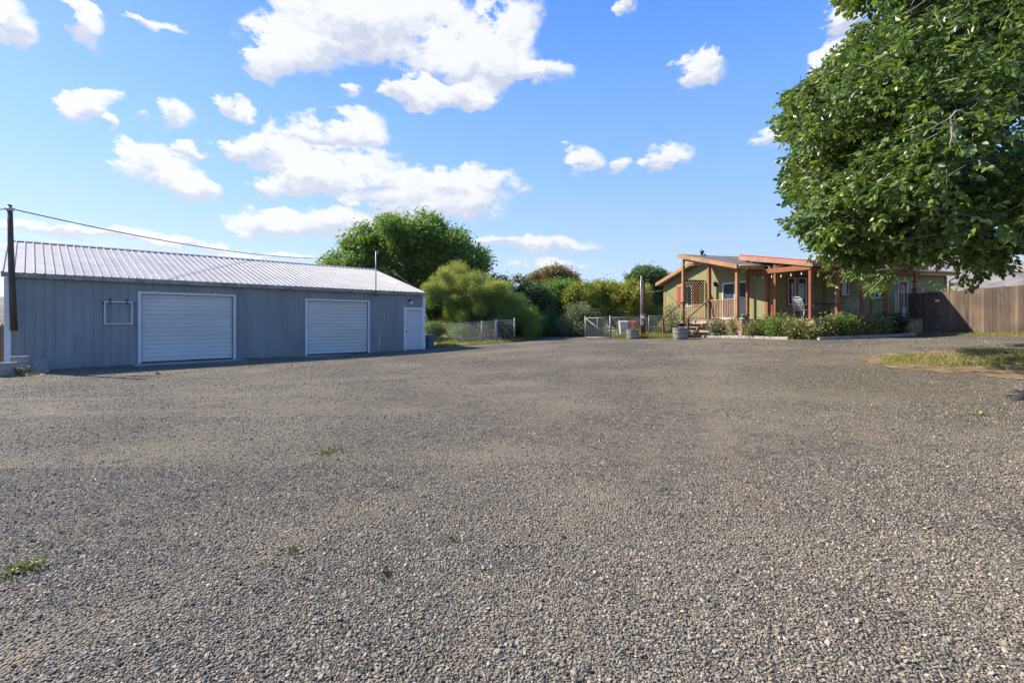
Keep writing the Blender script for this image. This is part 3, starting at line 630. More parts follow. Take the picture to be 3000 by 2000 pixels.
def fill(top, n, r0, r1, depth, bottom=975, x0=None, x1=None):
    tx = [t[0] for t in top]; ty = [t[1] for t in top]; x0 = x0 or tx[0]; x1 = x1 or tx[-1]; out = []
    for k in range(n):
        rr = rng.uniform(r0, r1); px = rng.uniform(x0+rr*.6, x1-rr*.6); t_ = np.interp(px, tx, ty); f = rng.random()**1.6
        py = t_+rr*.9+f*max(0, bottom-t_-rr*1.6); out.append((px, py, rr, rr*rng.uniform(.75, 1.1), rng.uniform(-depth, depth*.6)))
    for px in np.arange(x0+8, x1-8, r0*.9):       # ragged sprays along the skyline
        rr = r0*rng.uniform(.3, .6); out.append((px+rng.uniform(-4,4), np.interp(px, tx, ty)+rr*rng.uniform(-.2,1.0), rr, rr, rng.uniform(-depth, depth)*.5))
    return out
def px_lobes(x, y, lst):
    """lobes given as photo px (cx, cy, rx, ry) + depth offset -> local ellipsoids"""
    z = gz(x, y); out = []
    for cx, cy, rx, ry, dy in lst:
        Y = y+dy; p = at(cx, cy, Y); out.append((p.x-x, dy, p.z-z, rx/FPX*Y, rx/FPX*Y*.8, ry/FPX*Y))
    return out
Y = 37; x = (1210-1500)/FPX*Y
tree('walnut_tree', 'tall dark green walnut tree standing behind the grey metal shed', 'tree', x, Y,
     px_lobes(x, Y, fill([(955,775),(978,752),(1000,718),(1025,692),(1045,672),(1100,668),(1128,642),(1150,628),(1180,655),(1200,642),(1228,630),(1250,625),(1290,650),(1345,682),(1380,722),(1410,735),(1432,765)], 60, 20, 42, 3.0, 850)+[(1210,780,120,70,0),(1300,790,90,70,0)]),
     4200, 20, .27, 'leaf2', 3.5, .28, .26, aspect=.45, shell=.7)
Y = 31; x = (1395-1500)/FPX*Y
tree('tamarisk_bush', 'feathery yellow green bush with rusty tips behind the low chain link fence', 'bush', x, Y,
     px_lobes(x, Y, fill([(1243,858),(1262,820),(1297,792),(1327,778),(1355,776),(1371,799),(1421,810),(1440,826),(1490,831),(1502,865),(1531,880),(1559,911),(1585,930)], 85, 11, 25, 1.9, 990)),
     9000, 16, .16, 'tamarisk', .7, .10, .12, aspect=.16, droop=-.35, shell=.5, flat=.2, tgrad=lambda q: np.clip((q[:,2]-q[:,2].mean())/2.5, -.25, .6))
def bush(label, px, Y, lst, mat, nc=1300, per=14, size=.14, cat='bush', name='bush', **k):
    x = (px-1500)/FPX*Y; return tree(name, label, cat, x, Y, px_lobes(x, Y, lst), nc, per, size, M_[mat] if False else mat, .6, .07, k.pop('spread', .16), **k)
M_ = {}
bush('dark bushy tree between the feathery bush and the bright green one', 1560, 36, fill([(1425,822),(1450,808),(1490,826),(1520,808),(1550,826),(1600,850),(1625,900)], 45, 16, 30, 1.5, 980), 'darkleaf', 4200, 14, .17)
bush('rusty brown topped tree, the tallest of the far hedge', 1620, 47, fill([(1525,845),(1560,802),(1590,790),(1612,777),(1640,781),(1665,792),(1690,802),(1700,835)], 40, 15, 28, 1.5, 900), 'rustleaf', 2800, 14, .20, name='tree', cat='tree')
bush('bright green bush below the rusty topped tree', 1640, 39, fill([(1555,870),(1580,846),(1610,832),(1640,824),(1690,830),(1725,850)], 50, 16, 30, 1.5, 960), 'greenleaf', 4200, 14, .17)
bush('yellowing hedge bush behind the open wire gate', 1760, 37, fill([(1655,860),(1680,835),(1705,828),(1730,832),(1760,826),(1815,838)], 50, 14, 28, 1.2, 960), 'yellowleaf', 4200, 14, .16)
bush('yellow topped dark hedge left of the brown pole', 1840, 36.5, fill([(1780,850),(1800,835),(1830,838),(1850,832),(1880,836),(1905,860)], 45, 14, 26, 1.2, 965), 'yellowleaf', 3800, 14, .15, tgrad=lambda q: np.clip((q[:,2]-1.9)/1.5, -.5, .6))
bush('grey green bush at the end of the gravel drive', 1700, 33.5, [(1700,930,45,38,0),(1670,955,35,30,0),(1730,955,40,30,0),(1700,965,55,25,-.3)], 'greyleaf', 1700, 14, .12)
bush('tall round dark green tree left of the house', 1895, 44, fill([(1830,838),(1850,802),(1870,786),(1900,783),(1930,790),(1950,802),(1965,835)], 55, 14, 26, 2, 950), 'darkleaf', 4200, 16, .20, name='tree', cat='tree')
bush('small bright round bush behind the brown pole', 1910, 36, [(1910,925,22,24,0),(1935,930,22,26,0),(1925,955,35,25,0)], 'greenleaf', 800, 14, .12)
bush('dark low bush beside the wooden planter', 1590, 33.8, [(1590,950,40,28,0),(1560,965,40,22,0),(1615,972,35,18,0)], 'darkleaf', 1100, 14, .12)
bush('wide dark hedge far behind the yard', 1700, 58, [(1500,905,60,25,0),(1600,895,90,35,0),(1720,890,90,32,0),(1850,890,90,35,0),(1960,900,70,30,0),(1780,865,40,20,0)], 'darkleaf', 2600, 12, .26)
bush('dark undergrowth showing behind the feathery bush', 1370, 33.5, fill([(1236,900),(1270,850),(1320,815),(1400,840),(1470,860),(1540,900),(1570,930)], 45, 18, 34, .8, 985), 'darkleaf', 4200, 14, .17)
for lab, px_, yy, s in (('pale feathery shrub behind the left chain link fence', 1345, 28.6, 24), ('smaller yellowish shrub behind the left chain link fence', 1395, 28.9, 17)):
    bush(lab, px_, yy, [(px_, 978, s, 17, 0), (px_+s*.5, 968, s*.6, 15, 0)], 'greenleaf', 420, 10, .10, name='shrub', aspect=.25, cat='shrub', droop=-.4)

# ------------------------------------------------------------------ grey metal shed
SH = frame(-15.12, 14.80, CZ, math.degrees(math.atan2(.697,.717)))
def S(px): p = (px-1500)/FPX; return (14.8*p+15.12)/(.717-.697*p)
def SHh(px, py): s = S(px); return (HOR-py)/FPX*(14.8+.697*s)
shed = thing('metal_shed', 'long grey metal shed with two roller doors and a galvanised ribbed roof', 'shed', SH @ Vector((0,0,-1.45)), math.atan2(.697,.717))
SL, SD, EV, RG = 14.85, 10.3, 1.44, 3.04
FLOOR = -1.41
def walled(mb, s0, s1, z0, z1, d0, d1, ops):
    xs = sorted({s0, s1, *[o[0] for o in ops], *[o[1] for o in ops]})
    for a, b in zip(xs[:-1], xs[1:]):
        o = [q for q in ops if q[0] <= a+1e-6 and q[1] >= b-1e-6]
        if o:
            if o[0][3] < z1: mb.box(a, b, d0, d1, o[0][3], z1)
            if o[0][2] > z0: mb.box(a, b, d0, d1, z0, o[0][2])
        else: mb.box(a, b, d0, d1, z0, z1)
ops = [(S(412), S(684), -2, SHh(548, 864)), (S(899), S(1078), -2, SHh(988, 882)), (S(1187), S(1236), -2, SHh(1210, 906))]
mb = MB(SH); walled(mb, .03, SL-.03, -1.75, EV, 0, .12, ops)
rib = .229; k = 0; s = .12
while s < SL-.05:
    for (a, b) in ((s, s+.03),):
        o = [q for q in ops if q[0]-.09 < s+.02 and q[1]+.09 > s]
        zb = -1.75 if not o else o[0][3]+.09
        mb.add([(a-.014,-.0015,zb),(b+.014,-.0015,zb),(b,-.022,zb),(a,-.022,zb),(a-.014,-.0015,EV-.03),(b+.014,-.0015,EV-.03),(b,-.022,EV-.03),(a,-.022,EV-.03)],
               [(0,3,2,1),(4,5,6,7),(3,7,6,2),(0,4,7,3),(1,2,6,5)])
    s += rib
mb.box(.03, .15, .121, SD-.121, -1.75, EV); mb.box(SL-.15, SL-.03, .121, SD-.121, -1.75, EV); mb.box(.03, SL-.03, SD-.12, SD, -1.75, EV)
for a, b in ((.032,.15),(SL-.15,SL-.032)):
    mb.prism([(.1,EV+.001),(SD-.1,EV+.001),(SD/2,RG-.10)], 0, a, b)
q = .3
while q < SD:
    for sgn in (0, 1):
        xx = .03 if sgn == 0 else SL-.03; o_ = -.02 if sgn == 0 else .02
        zt = EV+(RG-.12-EV)*(1-abs(q-SD/2)/(SD/2)); mb.box(min(xx, xx+o_), max(xx, xx+o_)-.001, q, q+.035, -1.75, zt)
    q += rib
mb.build('wall', M['shedwall'], shed)
# roof with ribs
def roof_side(mb, e, r, ze, zr, t=.03):
    mb.add([(-.12,e,ze),(SL+.12,e,ze),(SL+.12,r,zr),(-.12,r,zr),(-.12,e,ze-t),(SL+.12,e,ze-t),(SL+.12,r,zr-t),(-.12,r,zr-t)], [(0,1,2,3),(7,6,5,4),(0,4,5,1),(1,5,6,2),(2,6,7,3),(3,7,4,0)])
    s = -.10
    while s < SL+.1:
        a, b = s, s+.025; w = .018; hgt = .038
        mb.add([(a-w,e,ze+.001),(b+w,e,ze+.001),(b,e,ze+hgt),(a,e,ze+hgt),(a-w,r,zr+.001),(b+w,r,zr+.001),(b,r,zr+hgt),(a,r,zr+hgt)], [(0,1,2,3),(4,7,6,5),(0,3,7,4),(1,5,6,2),(2,6,7,3)])
        s += rib
slope = (RG-EV)/(SD/2)
rf = MB(SH); roof_side(rf, -.14, SD/2, EV+.07-.14*slope, RG); roof_side(rf, SD+.14, SD/2+.001, EV+.07-.14*slope, RG)
roof = rf.build('roof', M['shedroof'], shed)
rc = MB(SH); rc.prism([(SD/2-.2,RG-.02),(SD/2,RG+.05),(SD/2+.2,RG-.02),(SD/2,RG+.035)], 0, -.13, SL+.13); rc.build('ridge_cap', M['steel'], roof)
MB(SH).box(-.11, SL+.11, -.155, -.141, EV-.10, EV+.045).build('eave_trim', M['rust'], roof)
MB(SH).box(-.13, -.10, -.02, 5.1, EV-.10, EV-.02).build('eave_strap', M['white'], roof) if False else None
ct = MB(SH); ct.box(-.05, .10, -.03, -.003, -1.6, EV-.1); ct.box(-.05, -.02, -.002, .14, -1.6, EV-.1); ct.build('corner_trim', M['white'], shed)
ct = MB(SH); ct.box(SL-.09, SL+.06, -.03, -.003, -1.6, EV-.1); ct.box(SL+.03, SL+.06, -.002, .14, -1.6, EV-.1); ct.build('corner_trim', M['white'], shed)
def rollup(s0, s1, top, lab):
    d = MB(SH); n = 16; h = (top-FLOOR)/n
    for i in range(n):
        z0 = FLOOR+i*h+(.016 if i % 4 == 0 else .006); z1 = FLOOR+(i+1)*h-.004; d.prism([(.085,z0),(.066,z0+.02),(.066,z1-.02),(.085,z1)], 0, s0, s1)
    d.box(s0, s1, .0853, .11, FLOOR-.03, top); o = d.build('roller_door', M['gdoor'], shed); o['label'] = lab
    j = MB(SH); j.box(s0-.075, s0, -.03, .064, FLOOR-.15, top+.07); j.box(s1, s1+.075, -.03, .064, FLOOR-.15, top+.07); j.box(s0, s1, -.03, .064, top, top+.07); j.build('door_frame', M['white'], o)
    b = MB(SH); b.box(s0, s1, .055, .065, FLOOR-.02, FLOOR+.03); b.build('bottom_seal', M['dark'], o)
    c = MB(SH); c.box(s0-.25, s1+.25, -.85, -.032, FLOOR-.16, FLOOR-.022); c.build('apron', M['concrete'], shed)
    return o
o = rollup(ops[0][0], ops[0][1], ops[0][3], 'wide pale steel roller door')
MB(SH).box(ops[0][1]-.045, ops[0][1]-.01, .02, .06, FLOOR, ops[0][3]-.02).build('door_track', M['steel'], o)
rollup(ops[1][0], ops[1][1], ops[1][3], 'narrower pale steel roller door')
s0, s1, _, top = ops[2]
d = MB(SH); d.box(s0+.03, s1-.03, .05, .09, FLOOR+.03, top-.02); o = d.build('door', M['mdoor'], shed)
j = MB(SH); j.box(s0-.09, s0+.028, -.032, .1, FLOOR-.12, top+.09); j.box(s1-.028, s1+.09, -.032, .1, FLOOR-.12, top+.09); j.box(s0+.028, s1-.028, -.032, .1, top-.018, top+.09); j.build('door_frame', M['white'], o)
h = MB(SH); h.tube([(s0+.10,.05,-.47),(s0+.10,-.01,-.47)], [.028,.033], 10); h.build('handle', M['dark'], o)
MB(SH).box(s0-.1, s1+.1, -.5, -.033, FLOOR-.2, FLOOR-.02).build('door_step', M['concrete'], shed)
# lamp over the door, conduit stub
ls = S(1200); lh = SHh(1200, 885); l = MB(SH); l.box(ls-.07, ls+.07, -.10, -.024, lh+.03, lh+.13); l.box(ls-.05, ls+.05, -.20, -.101, lh+.05, lh+.12); w = l.build('wall_lamp', M['dark'], shed)
MB(SH).prism([(-.2,lh-.09),(-.04,lh-.07),(-.04,lh+.028),(-.17,lh+.048)], 0, ls-.05, ls+.06).build('lamp_glass', M['white'], w)
cs = S(1109); c = MB(SH); c.tube([(cs,-.06,-1.6),(cs,-.06,-.72)], .022, 8); c.tube([(cs,-.06,-.73),(cs,-.06,-.66)], .032, 8); c.build('pipe_stub', M['chrome'], shed, smooth=True)
# small mast standing above the eave near the right end
ms = S(1095); mm = MB(SH); mm.tube([(ms,-.2,EV-.25),(ms,-.2,SHh(1095,738))], .024, 8); mm.tube([(ms,-.2,SHh(1095,742)),(ms+.10,-.22,SHh(1095,736)),(ms+.16,-.2,SHh(1095,744))], [.03,.04,.02], 8)
mast = thing('service_mast', 'thin grey metal mast rising over the shed eave near its right end', 'mast', SH @ Vector((ms,-.2,EV-.25))); mm.build('pole', M['steel'], mast, smooth=True)
mb2 = MB(SH); mb2.box(ms-.05, ms+.05, -.225, -.13, EV-.22, EV-.17); mb2.build('bracket', M['dark'], mast)
# empty metal frame of unknown use hanging on the wall
f0, f1, z0, z1 = S(305), S(388), SHh(346, 950), SHh(346, 883)
fr = thing('metal_frame', 'empty silver rectangular frame hooked on the shed wall left of the wide roller door', 'frame', SH @ Vector(((f0+f1)/2, -.05, z0)), math.atan2(.697,.717))
m_ = MB(SH); m_.box(f0, f0+.035, -.075, -.03, z0, z1); m_.box(f1-.035, f1, -.075, -.03, z0, z1); m_.box(f0+.035, f1-.035, -.075, -.03, z0, z0+.035); m_.box(f0+.035, f1-.035, -.075, -.03, z1-.035, z1)
m_.build('rim', M['chrome'], fr)
for px in (322, 371):
    a = S(px); h_ = MB(SH); h_.box(a-.012, a+.012, -.10, -.076, z1-.10, z1+.09); h_.box(a-.04, a+.04, -.076, -.023, z1+.05, z1+.075); h_.box(a-.03, a+.03, -.10, -.0765, z1-.05, z1-.03); h_.build('hook', M['dark'], fr)
for px in (301, 391):
    a = S(px); h_ = MB(SH); h_.box(a-.03, a+.03, -.06, -.023, z1-.08, z1-.04); h_.build('hook', M['dark'], fr)

# pole bolted to the shed corner with insulator and wires
pt = thing('wire_pole', 'dark weathered post bolted upright to the left corner of the metal shed', 'pole', at(38, 968, 14.6))
pm = MB(); pm.tube([at(40.5,968,14.72), at(36,860,14.66), at(32,740,14.60), at(29,612,14.56)], [.085,.078,.07,.062], 10); pm.build('post', M['pole'], pt, smooth=True)
pm = MB(); c_ = at(28.5, 613, 14.56); pm.lathe([(.0,.075),(.06,.075),(.065,.04),(.125,.03),(.13,.0),(.075,-.05),(.0,-.05)], c_, 14); pm.build('insulator', M['chrome'], pt, smooth=True)
pm = MB(); pm.lathe([(.0,.14),(.05,.13),(.055,.076),(0,.076)], c_, 10); pm.build('cap', M['dark'], pt)
def wire(label, pts, r=.012, mat='cable', name='overhead_wire', cat='wire'):
    mb = MB(); mb.tube(pts, r, 5); o = mb.build(name, M[mat], None, smooth=True); tag(o, label, cat); return o
def sag(a, b, k, n=24): a = Vector(a); b = Vector(b); return [a.lerp(b, i/n)+Vector((0,0,-4*k*(i/n)*(1-i/n))) for i in range(n+1)]
wire('black cable sagging from the post top to the walnut tree behind the shed', sag(at(35,612,14.6), at(1015,756,34), .48, 40), .017)
wire('short black cable leaving the post top to the left edge', sag(at(24,612,14.6), at(-700,560,16), .3), .013)
wire('thin guy wire sloping down behind the right end of the shed roof', sag(at(1130,775,36), at(1225,850,27.5), .05), .012)
wire('pale cable from the brown pole to the house corner', sag(at(1890,856,28), at(1948,849,33), .03), .014, 'chrome')

# concrete blocks by the corner
def block(x, y, z, rz, label):
    L_, W_, H_ = .40, .20, .19
    m = MB(frame(x, y, z, rz)); m.box(-L_/2, L_/2, -W_/2, W_/2, 0, H_); o = m.build('concrete_block', M['block'], None, bevel=.006)
    o.data.transform(Matrix.Translation((-x,-y,-z))); o.location = (x, y, z); tag(o, label, 'block', 'concrete blocks stacked at the shed corner')
bl = [(58,1078,14.2,'upper grey block under the corner post, topmost of the left stack',.32),(62,1078,14.2,'lower grey block below the corner post stack',.12),(110,1080,14.5,'upper block of the stack right of the corner post',.19),(118,1080,14.5,'lower block of the stack right of the corner post, partly behind a weed',0),(20,1090,13.6,'pale upper block at the left edge of the picture',.19),(20,1095,13.6,'dark lower block at the left edge of the picture',.0)]
for i, (px, py, Yb, lab, dz) in enumerate(bl):
    x = (px-1500)/FPX*Yb; z = gz(x, Yb)+dz; block(x, Yb, z, 44+[2,-6,5,-3,0,8][i], lab)
# the stack has a middle block too
x = (62-1500)/FPX*14.25; block(x, 14.32, gz(x, 14.2)-.06, 46, 'block half sunk at the foot of the corner stack')

# bin by the shed's right corner
def tub(name, label, cat, x, y, r0, r1, h, mat, n=20, ribs=True, group=None):
    z = gz(x, y); t = thing(name, label, cat, (x, y, z), 0, group); m = MB()
    m.lathe([(0,0),(r0,0),(r1,h),(r1+.025,h),(r1+.025,h-.03),(r1+.02,h-.035),(r1-.01,h-.01),(r0-.02,.05),(0,.05)], (x, y, z), n); m.build('body', M[mat], t, smooth=False)
    return t
t = tub('trash_bin', 'dark blue plastic bin standing at the right corner of the shed', 'bin', (1259-1500)/FPX*25.6, 25.6, .2, .24, .66, 'binblue')
m = MB(); x, y, z = t.location; m.lathe([(0,.70),(.15,.69),(.24,.665),(.262,.64),(.262,.665),(0,.72)], (x, y, z), 20); m.build('lid', M['binblue'], t)

# ------------------------------------------------------------------ chain link
def chain(mb, a, b, h0, h1, sp=.085, r=.0021):
    a = Vector(a); b = Vector(b); Lh = (b.xy-a.xy).length; H_ = h1-h0; n = int((Lh+H_)/sp)
    for i in range(1, n):
        for sg in (0, 1):
            x0 = i*sp-H_; x1 = i*sp; z0, z1 = h0, h1
            if x0 < 0: z0 += -x0; x0 = 0
            if x1 > Lh: z1 -= x1-Lh; x1 = Lh
            if z1-z0 < .02: continue
            if sg: p, q = (Lh-x0, z0), (Lh-x1, z1)
            else: p, q = (x0, z0), (x1, z1)
            P_ = a.lerp(b, p[0]/Lh)+Vector((0,0,p[1])); Q_ = a.lerp(b, q[0]/Lh)+Vector((0,0,q[1])); mb.tube([P_, Q_], r, 3, False)
def clfence(label, pts, h=1.2, name='chain_link_fence'):
    pts = [Vector((x, y, gz(x, y))) for x, y in pts]; t = thing(name, label, 'fence', pts[0])
    for p in pts: MB().tube([p+Vector((0,0,-.1)), p+Vector((0,0,h+.05))], .03, 8).tube([p+Vector((0,0,h+.05)), p+Vector((0,0,h+.09))], [.036,.012], 8).build('post', M['steel'], t, smooth=True)
    rl = MB(); ms_ = MB()
    for a, b in zip(pts[:-1], pts[1:]): rl.tube([a+Vector((0,0,h)), b+Vector((0,0,h))], .02, 6); chain(ms_, a, b, .04, h)
    rl.build('top_rail', M['steel'], t, smooth=True); ms_.build('wire_mesh', M['steel'], t); return t
clfence('low chain link fence running from the shed corner to the left gatepost', [(-4.3,26.4),(-1.66,27.2),(-.93,27.8)])
clfence('chain link fence between the wire gate and the house steps', [(5.75,28.8),(8.0,28.9),(9.3,29.0)])
def clgate(label, a, b, h=1.15):
    a = Vector((*a, gz(*a)+.06)); b = Vector((*b, gz(*b)+.06)); t = thing('chain_link_gate', label, 'gate', a)
    up = Vector((0,0,h)); m = MB()
    for p, q in ((a,a+up),(b,b+up),(a,b),(a+up,b+up)): m.tube([p, q], .022, 6)
    m.tube([a.lerp(b,.5), a.lerp(b,.5)+up], .016, 6); m.build('frame', M['steel'], t, smooth=True)
    MB().tube([a+up, b], .018, 6).build('brace', M['steel'], t, smooth=True)
    c = MB(); chain(c, a, b, .02, h); c.build('wire_mesh', M['steel'], t)
    for p in (a, b): MB().tube([p+Vector((0,0,-.25)), p+Vector((0,0,h+.12))], .035, 8).build('gate_post', M['steel'], t, smooth=True)
clgate('open chain link gate leaf with a diagonal brace right of the drive', (4.45,30.0), (5.7,28.75))
clgate('small chain link gate leaf left of the drive, swung back along the fence', (-.85,27.9), (.14,28.3))

# ------------------------------------------------------------------ pole, bins, barrels right of the drive
x, y = (1883-1500)/FPX*28, 28; z = gz(x, y)
t = thing('utility_pole', 'short brown wooden utility pole with a white conduit beside the chain link fence', 'pole', (x, y, z))
MB().tube([(x,y,z-.1),(x,y,z+1.6),(x+.01,y,CZ+2.3)], [.14,.13,.115], 12).build('post', M['brownpole'], t, smooth=True)
MB().tube([(x-.12,y-.03,z+1.0),(x-.12,y-.06,CZ+2.62)], .02, 8).tube([(x-.12,y-.03,z+.0),(x-.1,y-.03,z+1.0)], .022, 8).build('conduit', M['chrome'], t, smooth=True)
MB().box(x-.16, x+.08, y-.26, y-.105, z+1.0, z+1.32).build('meter_box', M['steel'], t, bevel=.01)
MB().lathe([(0,0),(.07,.0),(.075,.05),(.06,.09),(0,.1)], (x-.04, y-.28, z+1.12), 12).build('meter', M['chrome'], t)
MB().box(x-.15, x+.02, y-.14, y-.103, z+.72, z+.98).build('switch_box', M['chrome'], t, bevel=.01)
def wheelie(px, Yb, mat, label, hh=1.0, ww=.5):
    x = (px-1500)/FPX*Yb; z = gz(x, Yb); t = thing('wheelie_bin', label, 'bin', (x, Yb, z)); w = ww/2; F_ = frame(x, Yb, z)
    m = MB(F_); m.add([(-w*.7,-w*.7,.06),(w*.7,-w*.7,.06),(w*.7,w*.7,.06),(-w*.7,w*.7,.06),(-w,-w,hh*.9),(w,-w,hh*.9),(w,w,hh*.9),(-w,w,hh*.9)], [(0,3,2,1),(4,5,6,7),(0,1,5,4),(1,2,6,5),(2,3,7,6),(3,0,4,7)]); m.build('body', M[mat], t, bevel=.015)
    m = MB(F_); m.prism([(-w-.04,hh*.9+.002),(w+.04,hh*.9+.002),(w+.04,hh*.93),(0,hh),(-w-.04,hh*.94)], 0, -w-.02, w+.02); m.build('lid', M[mat], t)
    for sx in (-1, 1): MB(F_).tube([(sx*w*.7,w*.7,.1),(sx*(w*.7+.05),w*.7,.1)], .1, 14).build('wheel', M['dark'], t)
    return t, F_
t, F_ = wheelie(1826, 29.4, 'bingrey', 'pale grey wheelie bin behind the chain link fence')
m = MB(F_); w = .25; m.box(-.05, .05, -.247, -.238, .66, .69); m.box(-.05, -.02, -.244, -.236, .58, .66); m.box(-.02, .03, -.242, -.234, .61, .635); m.build('lettering', M['white'], t)
wheelie(1849, 29.3, 'bindark', 'charcoal bin half hidden behind the half barrel planter', .98, .42)
def barrel(px, Yb, r, h, label):
    x = (px-1500)/FPX*Yb; z = gz(x, Yb); t = thing('barrel_planter', label, 'planter', (x, Yb, z), 0, 'half barrel planters by the gravel')
    n = 22; m = MB()
    for k in range(n):
        a0 = 2*math.pi*(k+.03)/n; a1 = 2*math.pi*(k+.97)/n; prof = [(r*.84,-.03),(r*.93,h*.35),(r*.985,h*.7),(r,h)]
        vs = []
        for (q, zz) in prof:
            for a in (a0, a1): vs.append((x+q*math.cos(a), Yb+q*math.sin(a), z+zz))
        for (q, zz) in reversed(prof):
            for a in (a0, a1): vs.append((x+(q-.03)*math.cos(a), Yb+(q-.03)*math.sin(a), z+zz))
        m.add(vs, [(2*i, 2*i+1, 2*i+3, 2*i+2) for i in range(7)])
    m.build('staves', M['barrel'], t)
    for zz in (.12, .52, .86):
        rr = r*(.84+.16*zz**.7)+.012; hp = MB(); hp.lathe([(rr-.008,zz*h-.022),(rr,zz*h-.022),(rr+.002,zz*h+.022),(rr-.006,zz*h+.022)], (x, Yb, z), 28); hp.build('hoop', M['hoop'], t)
    MB().lathe([(0,h*.88),(r-.04,h*.86)], (x, Yb, z), 22).build('soil', M['soil'], t); return x, Yb, z+h
bx = barrel(1854, 26.9, .34, .50, 'weathered half barrel planter with red flowers near the gate')
barrel(1993, 24.6, .37, .57, 'weathered half barrel planter in front of the house steps')
def plant(name, label, x, y, z, h, r, nl, size, mat, flowers=None, nf=0, group=None, stems=6, aspect=.5, droop=-.1, fs=.05):
    t = thing(name, label, name.replace('_', ' '), (x, y, z), 0, group); st = MB(); rd = random.Random(int(x*37+y*11)); ends = []
    for k in range(stems):
        a = rd.uniform(0, 6.28); q = r*rd.uniform(.3, .9); e = Vector((x+q*math.cos(a), y+q*math.sin(a), z+h*rd.uniform(.7, 1.02))); ends.append(e)
        st.tube([(x+.1*q*math.cos(a), y+.1*q*math.sin(a), z-.03), Vector((x,y,z)).lerp(e, .5)+Vector((0,0,.1*h)), e], [.010,.007,.003], 5)
    st.build('stems', M['bark'], t)
    n = nl; E = np.array([tuple(e) for e in ends]); k = rng.integers(0, len(E), n); f = rng.uniform(.15, 1.05, n)[:,None]
    c = np.array([x, y, z])+(E[k]-np.array([x, y, z]))*f+rng.normal(0, 1, (n, 3))*np.array([r*.30, r*.30, h*.10]); c = c[c[:,2] > z+.03]
    leaves('foliage', c, size, M[mat], t, droop, aspect)
    if flowers:
        c = E[rng.integers(0, len(E), nf)]+rng.normal(0, 1, (nf, 3))*np.array([r*.3, r*.3, h*.12]); q = np.repeat(c, 9, 0)+rng.normal(0, .012, (nf*9, 3))
        leaves('flowers', q, fs, M[flowers], t, -.2, .9)
    return t
plant('flower', 'red flowering plant growing over the barrel by the gate', bx[0]+.12, bx[1]+.3, gz(bx[0], bx[1]+.3), 1.0, .2, 300, .07, 'greenleaf', 'redflower', 14, fs=.07)
plant('shrub', 'tall pale leafy shrub in front of the sunlit gable beside the steps', (1972-1500)/FPX*28.2, 28.2, gz(9.2,28.2), 1.85, .62, 1700, .10, 'greyleaf', stems=12)
plant('shrub', 'low pale shrub at the foot of the house corner trim', (1945-1500)/FPX*28.4, 28.4, gz(8.7,28.4), .9, .45, 700, .09, 'rose', 'flower', 6, stems=8)
# far planter
x, y = (1635-1500)/FPX*35.2, 35.2; z = gz(x, y)
t = thing('wooden_planter', 'small wooden picket planter among the bushes at the end of the drive', 'planter', (x, y, z)); m = MB()
for k in range(7): m.box(x-.35+k*.1, x-.26+k*.1, y-.22, y-.2, z+.45, z+1.18+.03*(k%2))
m.build('slats', M['picket'], t); MB().box(x-.55, x+.4, y-.19, y+.2, z, z+.5).build('box', M['brownpole'], t, bevel=.01)

# ------------------------------------------------------------------ the green house
HA = 15.0; HF = frame(12.5, 24.2, CZ, HA)
ca, sa = math.cos(R(HA)), math.sin(R(HA))
def US(px, s=0.0):      # depth u on a plane of constant s, from a photo column
    p = (px-1500)/FPX; return ((12.5+ca*s)-p*(24.2+sa*s))/(sa+p*ca)
def SU(px, u=0.0):      # s on a plane of constant u
    p = (px-1500)/FPX; return (p*(24.2+ca*u)-(12.5-sa*u))/(ca-p*sa)
def HH(px, py, s, u): return (HOR-py)/FPX*(24.2+sa*s+ca*u)
house = thing('green_house', 'low olive green house with orange brown trim, covered porch and red metal patio roof', 'house', HF @ Vector((0,0,-.8)), R(HA))
HL, HD = 11.8, 9.1; DK = .13; BOT = -.95
RU, RH = 4.6, 3.85; EU, EH = -.35, 2.71; BU, BH = 9.42, 2.62      # ridge, front eave, back eave (top of roof)
def roof_top(u): return EH+(RH-EH)*(u-EU)/(RU-EU) if u <= RU else RH+(BH-RH)*(u-RU)/(BU-RU)
# walls
def siding_wall(ax, fixed, a0, a1, zlo, topf, ops, sgn):
    """vertical boards 0.2 m wide, 8 mm proud of a dark backing; ax 's': runs along s at u=fixed; 'u': along u at s=fixed. sgn = outward"""
    m = MB(HF); bk = MB(HF); w = .20; a = a0
    cuts = sorted({a1, *[x for o in ops for x in o[:2]], *list(np.arange(a0, a1, w))})
    for p, q in zip(cuts[:-1], cuts[1:]):
        if q-p < .012: continue
        mid = (p+q)/2; segs = [(zlo, None)]
        for o in ops:
            if o[0] < mid < o[1]: segs = [(zlo, o[2]), (o[3], None)]
        for z0, z1 in segs:
            for mm, g0, g1, d0, d1 in ((m, .005, .005, .010, .0), (bk, 0, 0, 0, -.12)):
                pa, qa = p+g0, q-g1; tp = z1 if z1 is not None else None
                ta = tp if tp is not None else topf(pa); tb = tp if tp is not None else topf(qa)
                if ta-z0 < .02: continue
                lo, hi = sorted((fixed+sgn*d0, fixed+sgn*d1))
                if mm is m: lo, hi = (lo, hi-.0005) if sgn > 0 and False else (lo, hi)
                if ax == 's': mm.add([(pa,lo,z0),(qa,lo,z0),(qa,hi,z0),(pa,hi,z0),(pa,lo,ta),(qa,lo,tb),(qa,hi,tb),(pa,hi,ta)], [(0,3,2,1),(4,5,6,7),(0,1,5,4),(1,2,6,5),(2,3,7,6),(3,0,4,7)])
                else: mm.add([(lo,pa,z0),(hi,pa,z0),(hi,qa,z0),(lo,qa,z0),(lo,pa,ta),(hi,pa,ta),(hi,qa,tb),(lo,qa,tb)], [(0,3,2,1),(4,5,6,7),(0,1,5,4),(1,2,6,5),(2,3,7,6),(3,0,4,7)])
    return m, bk
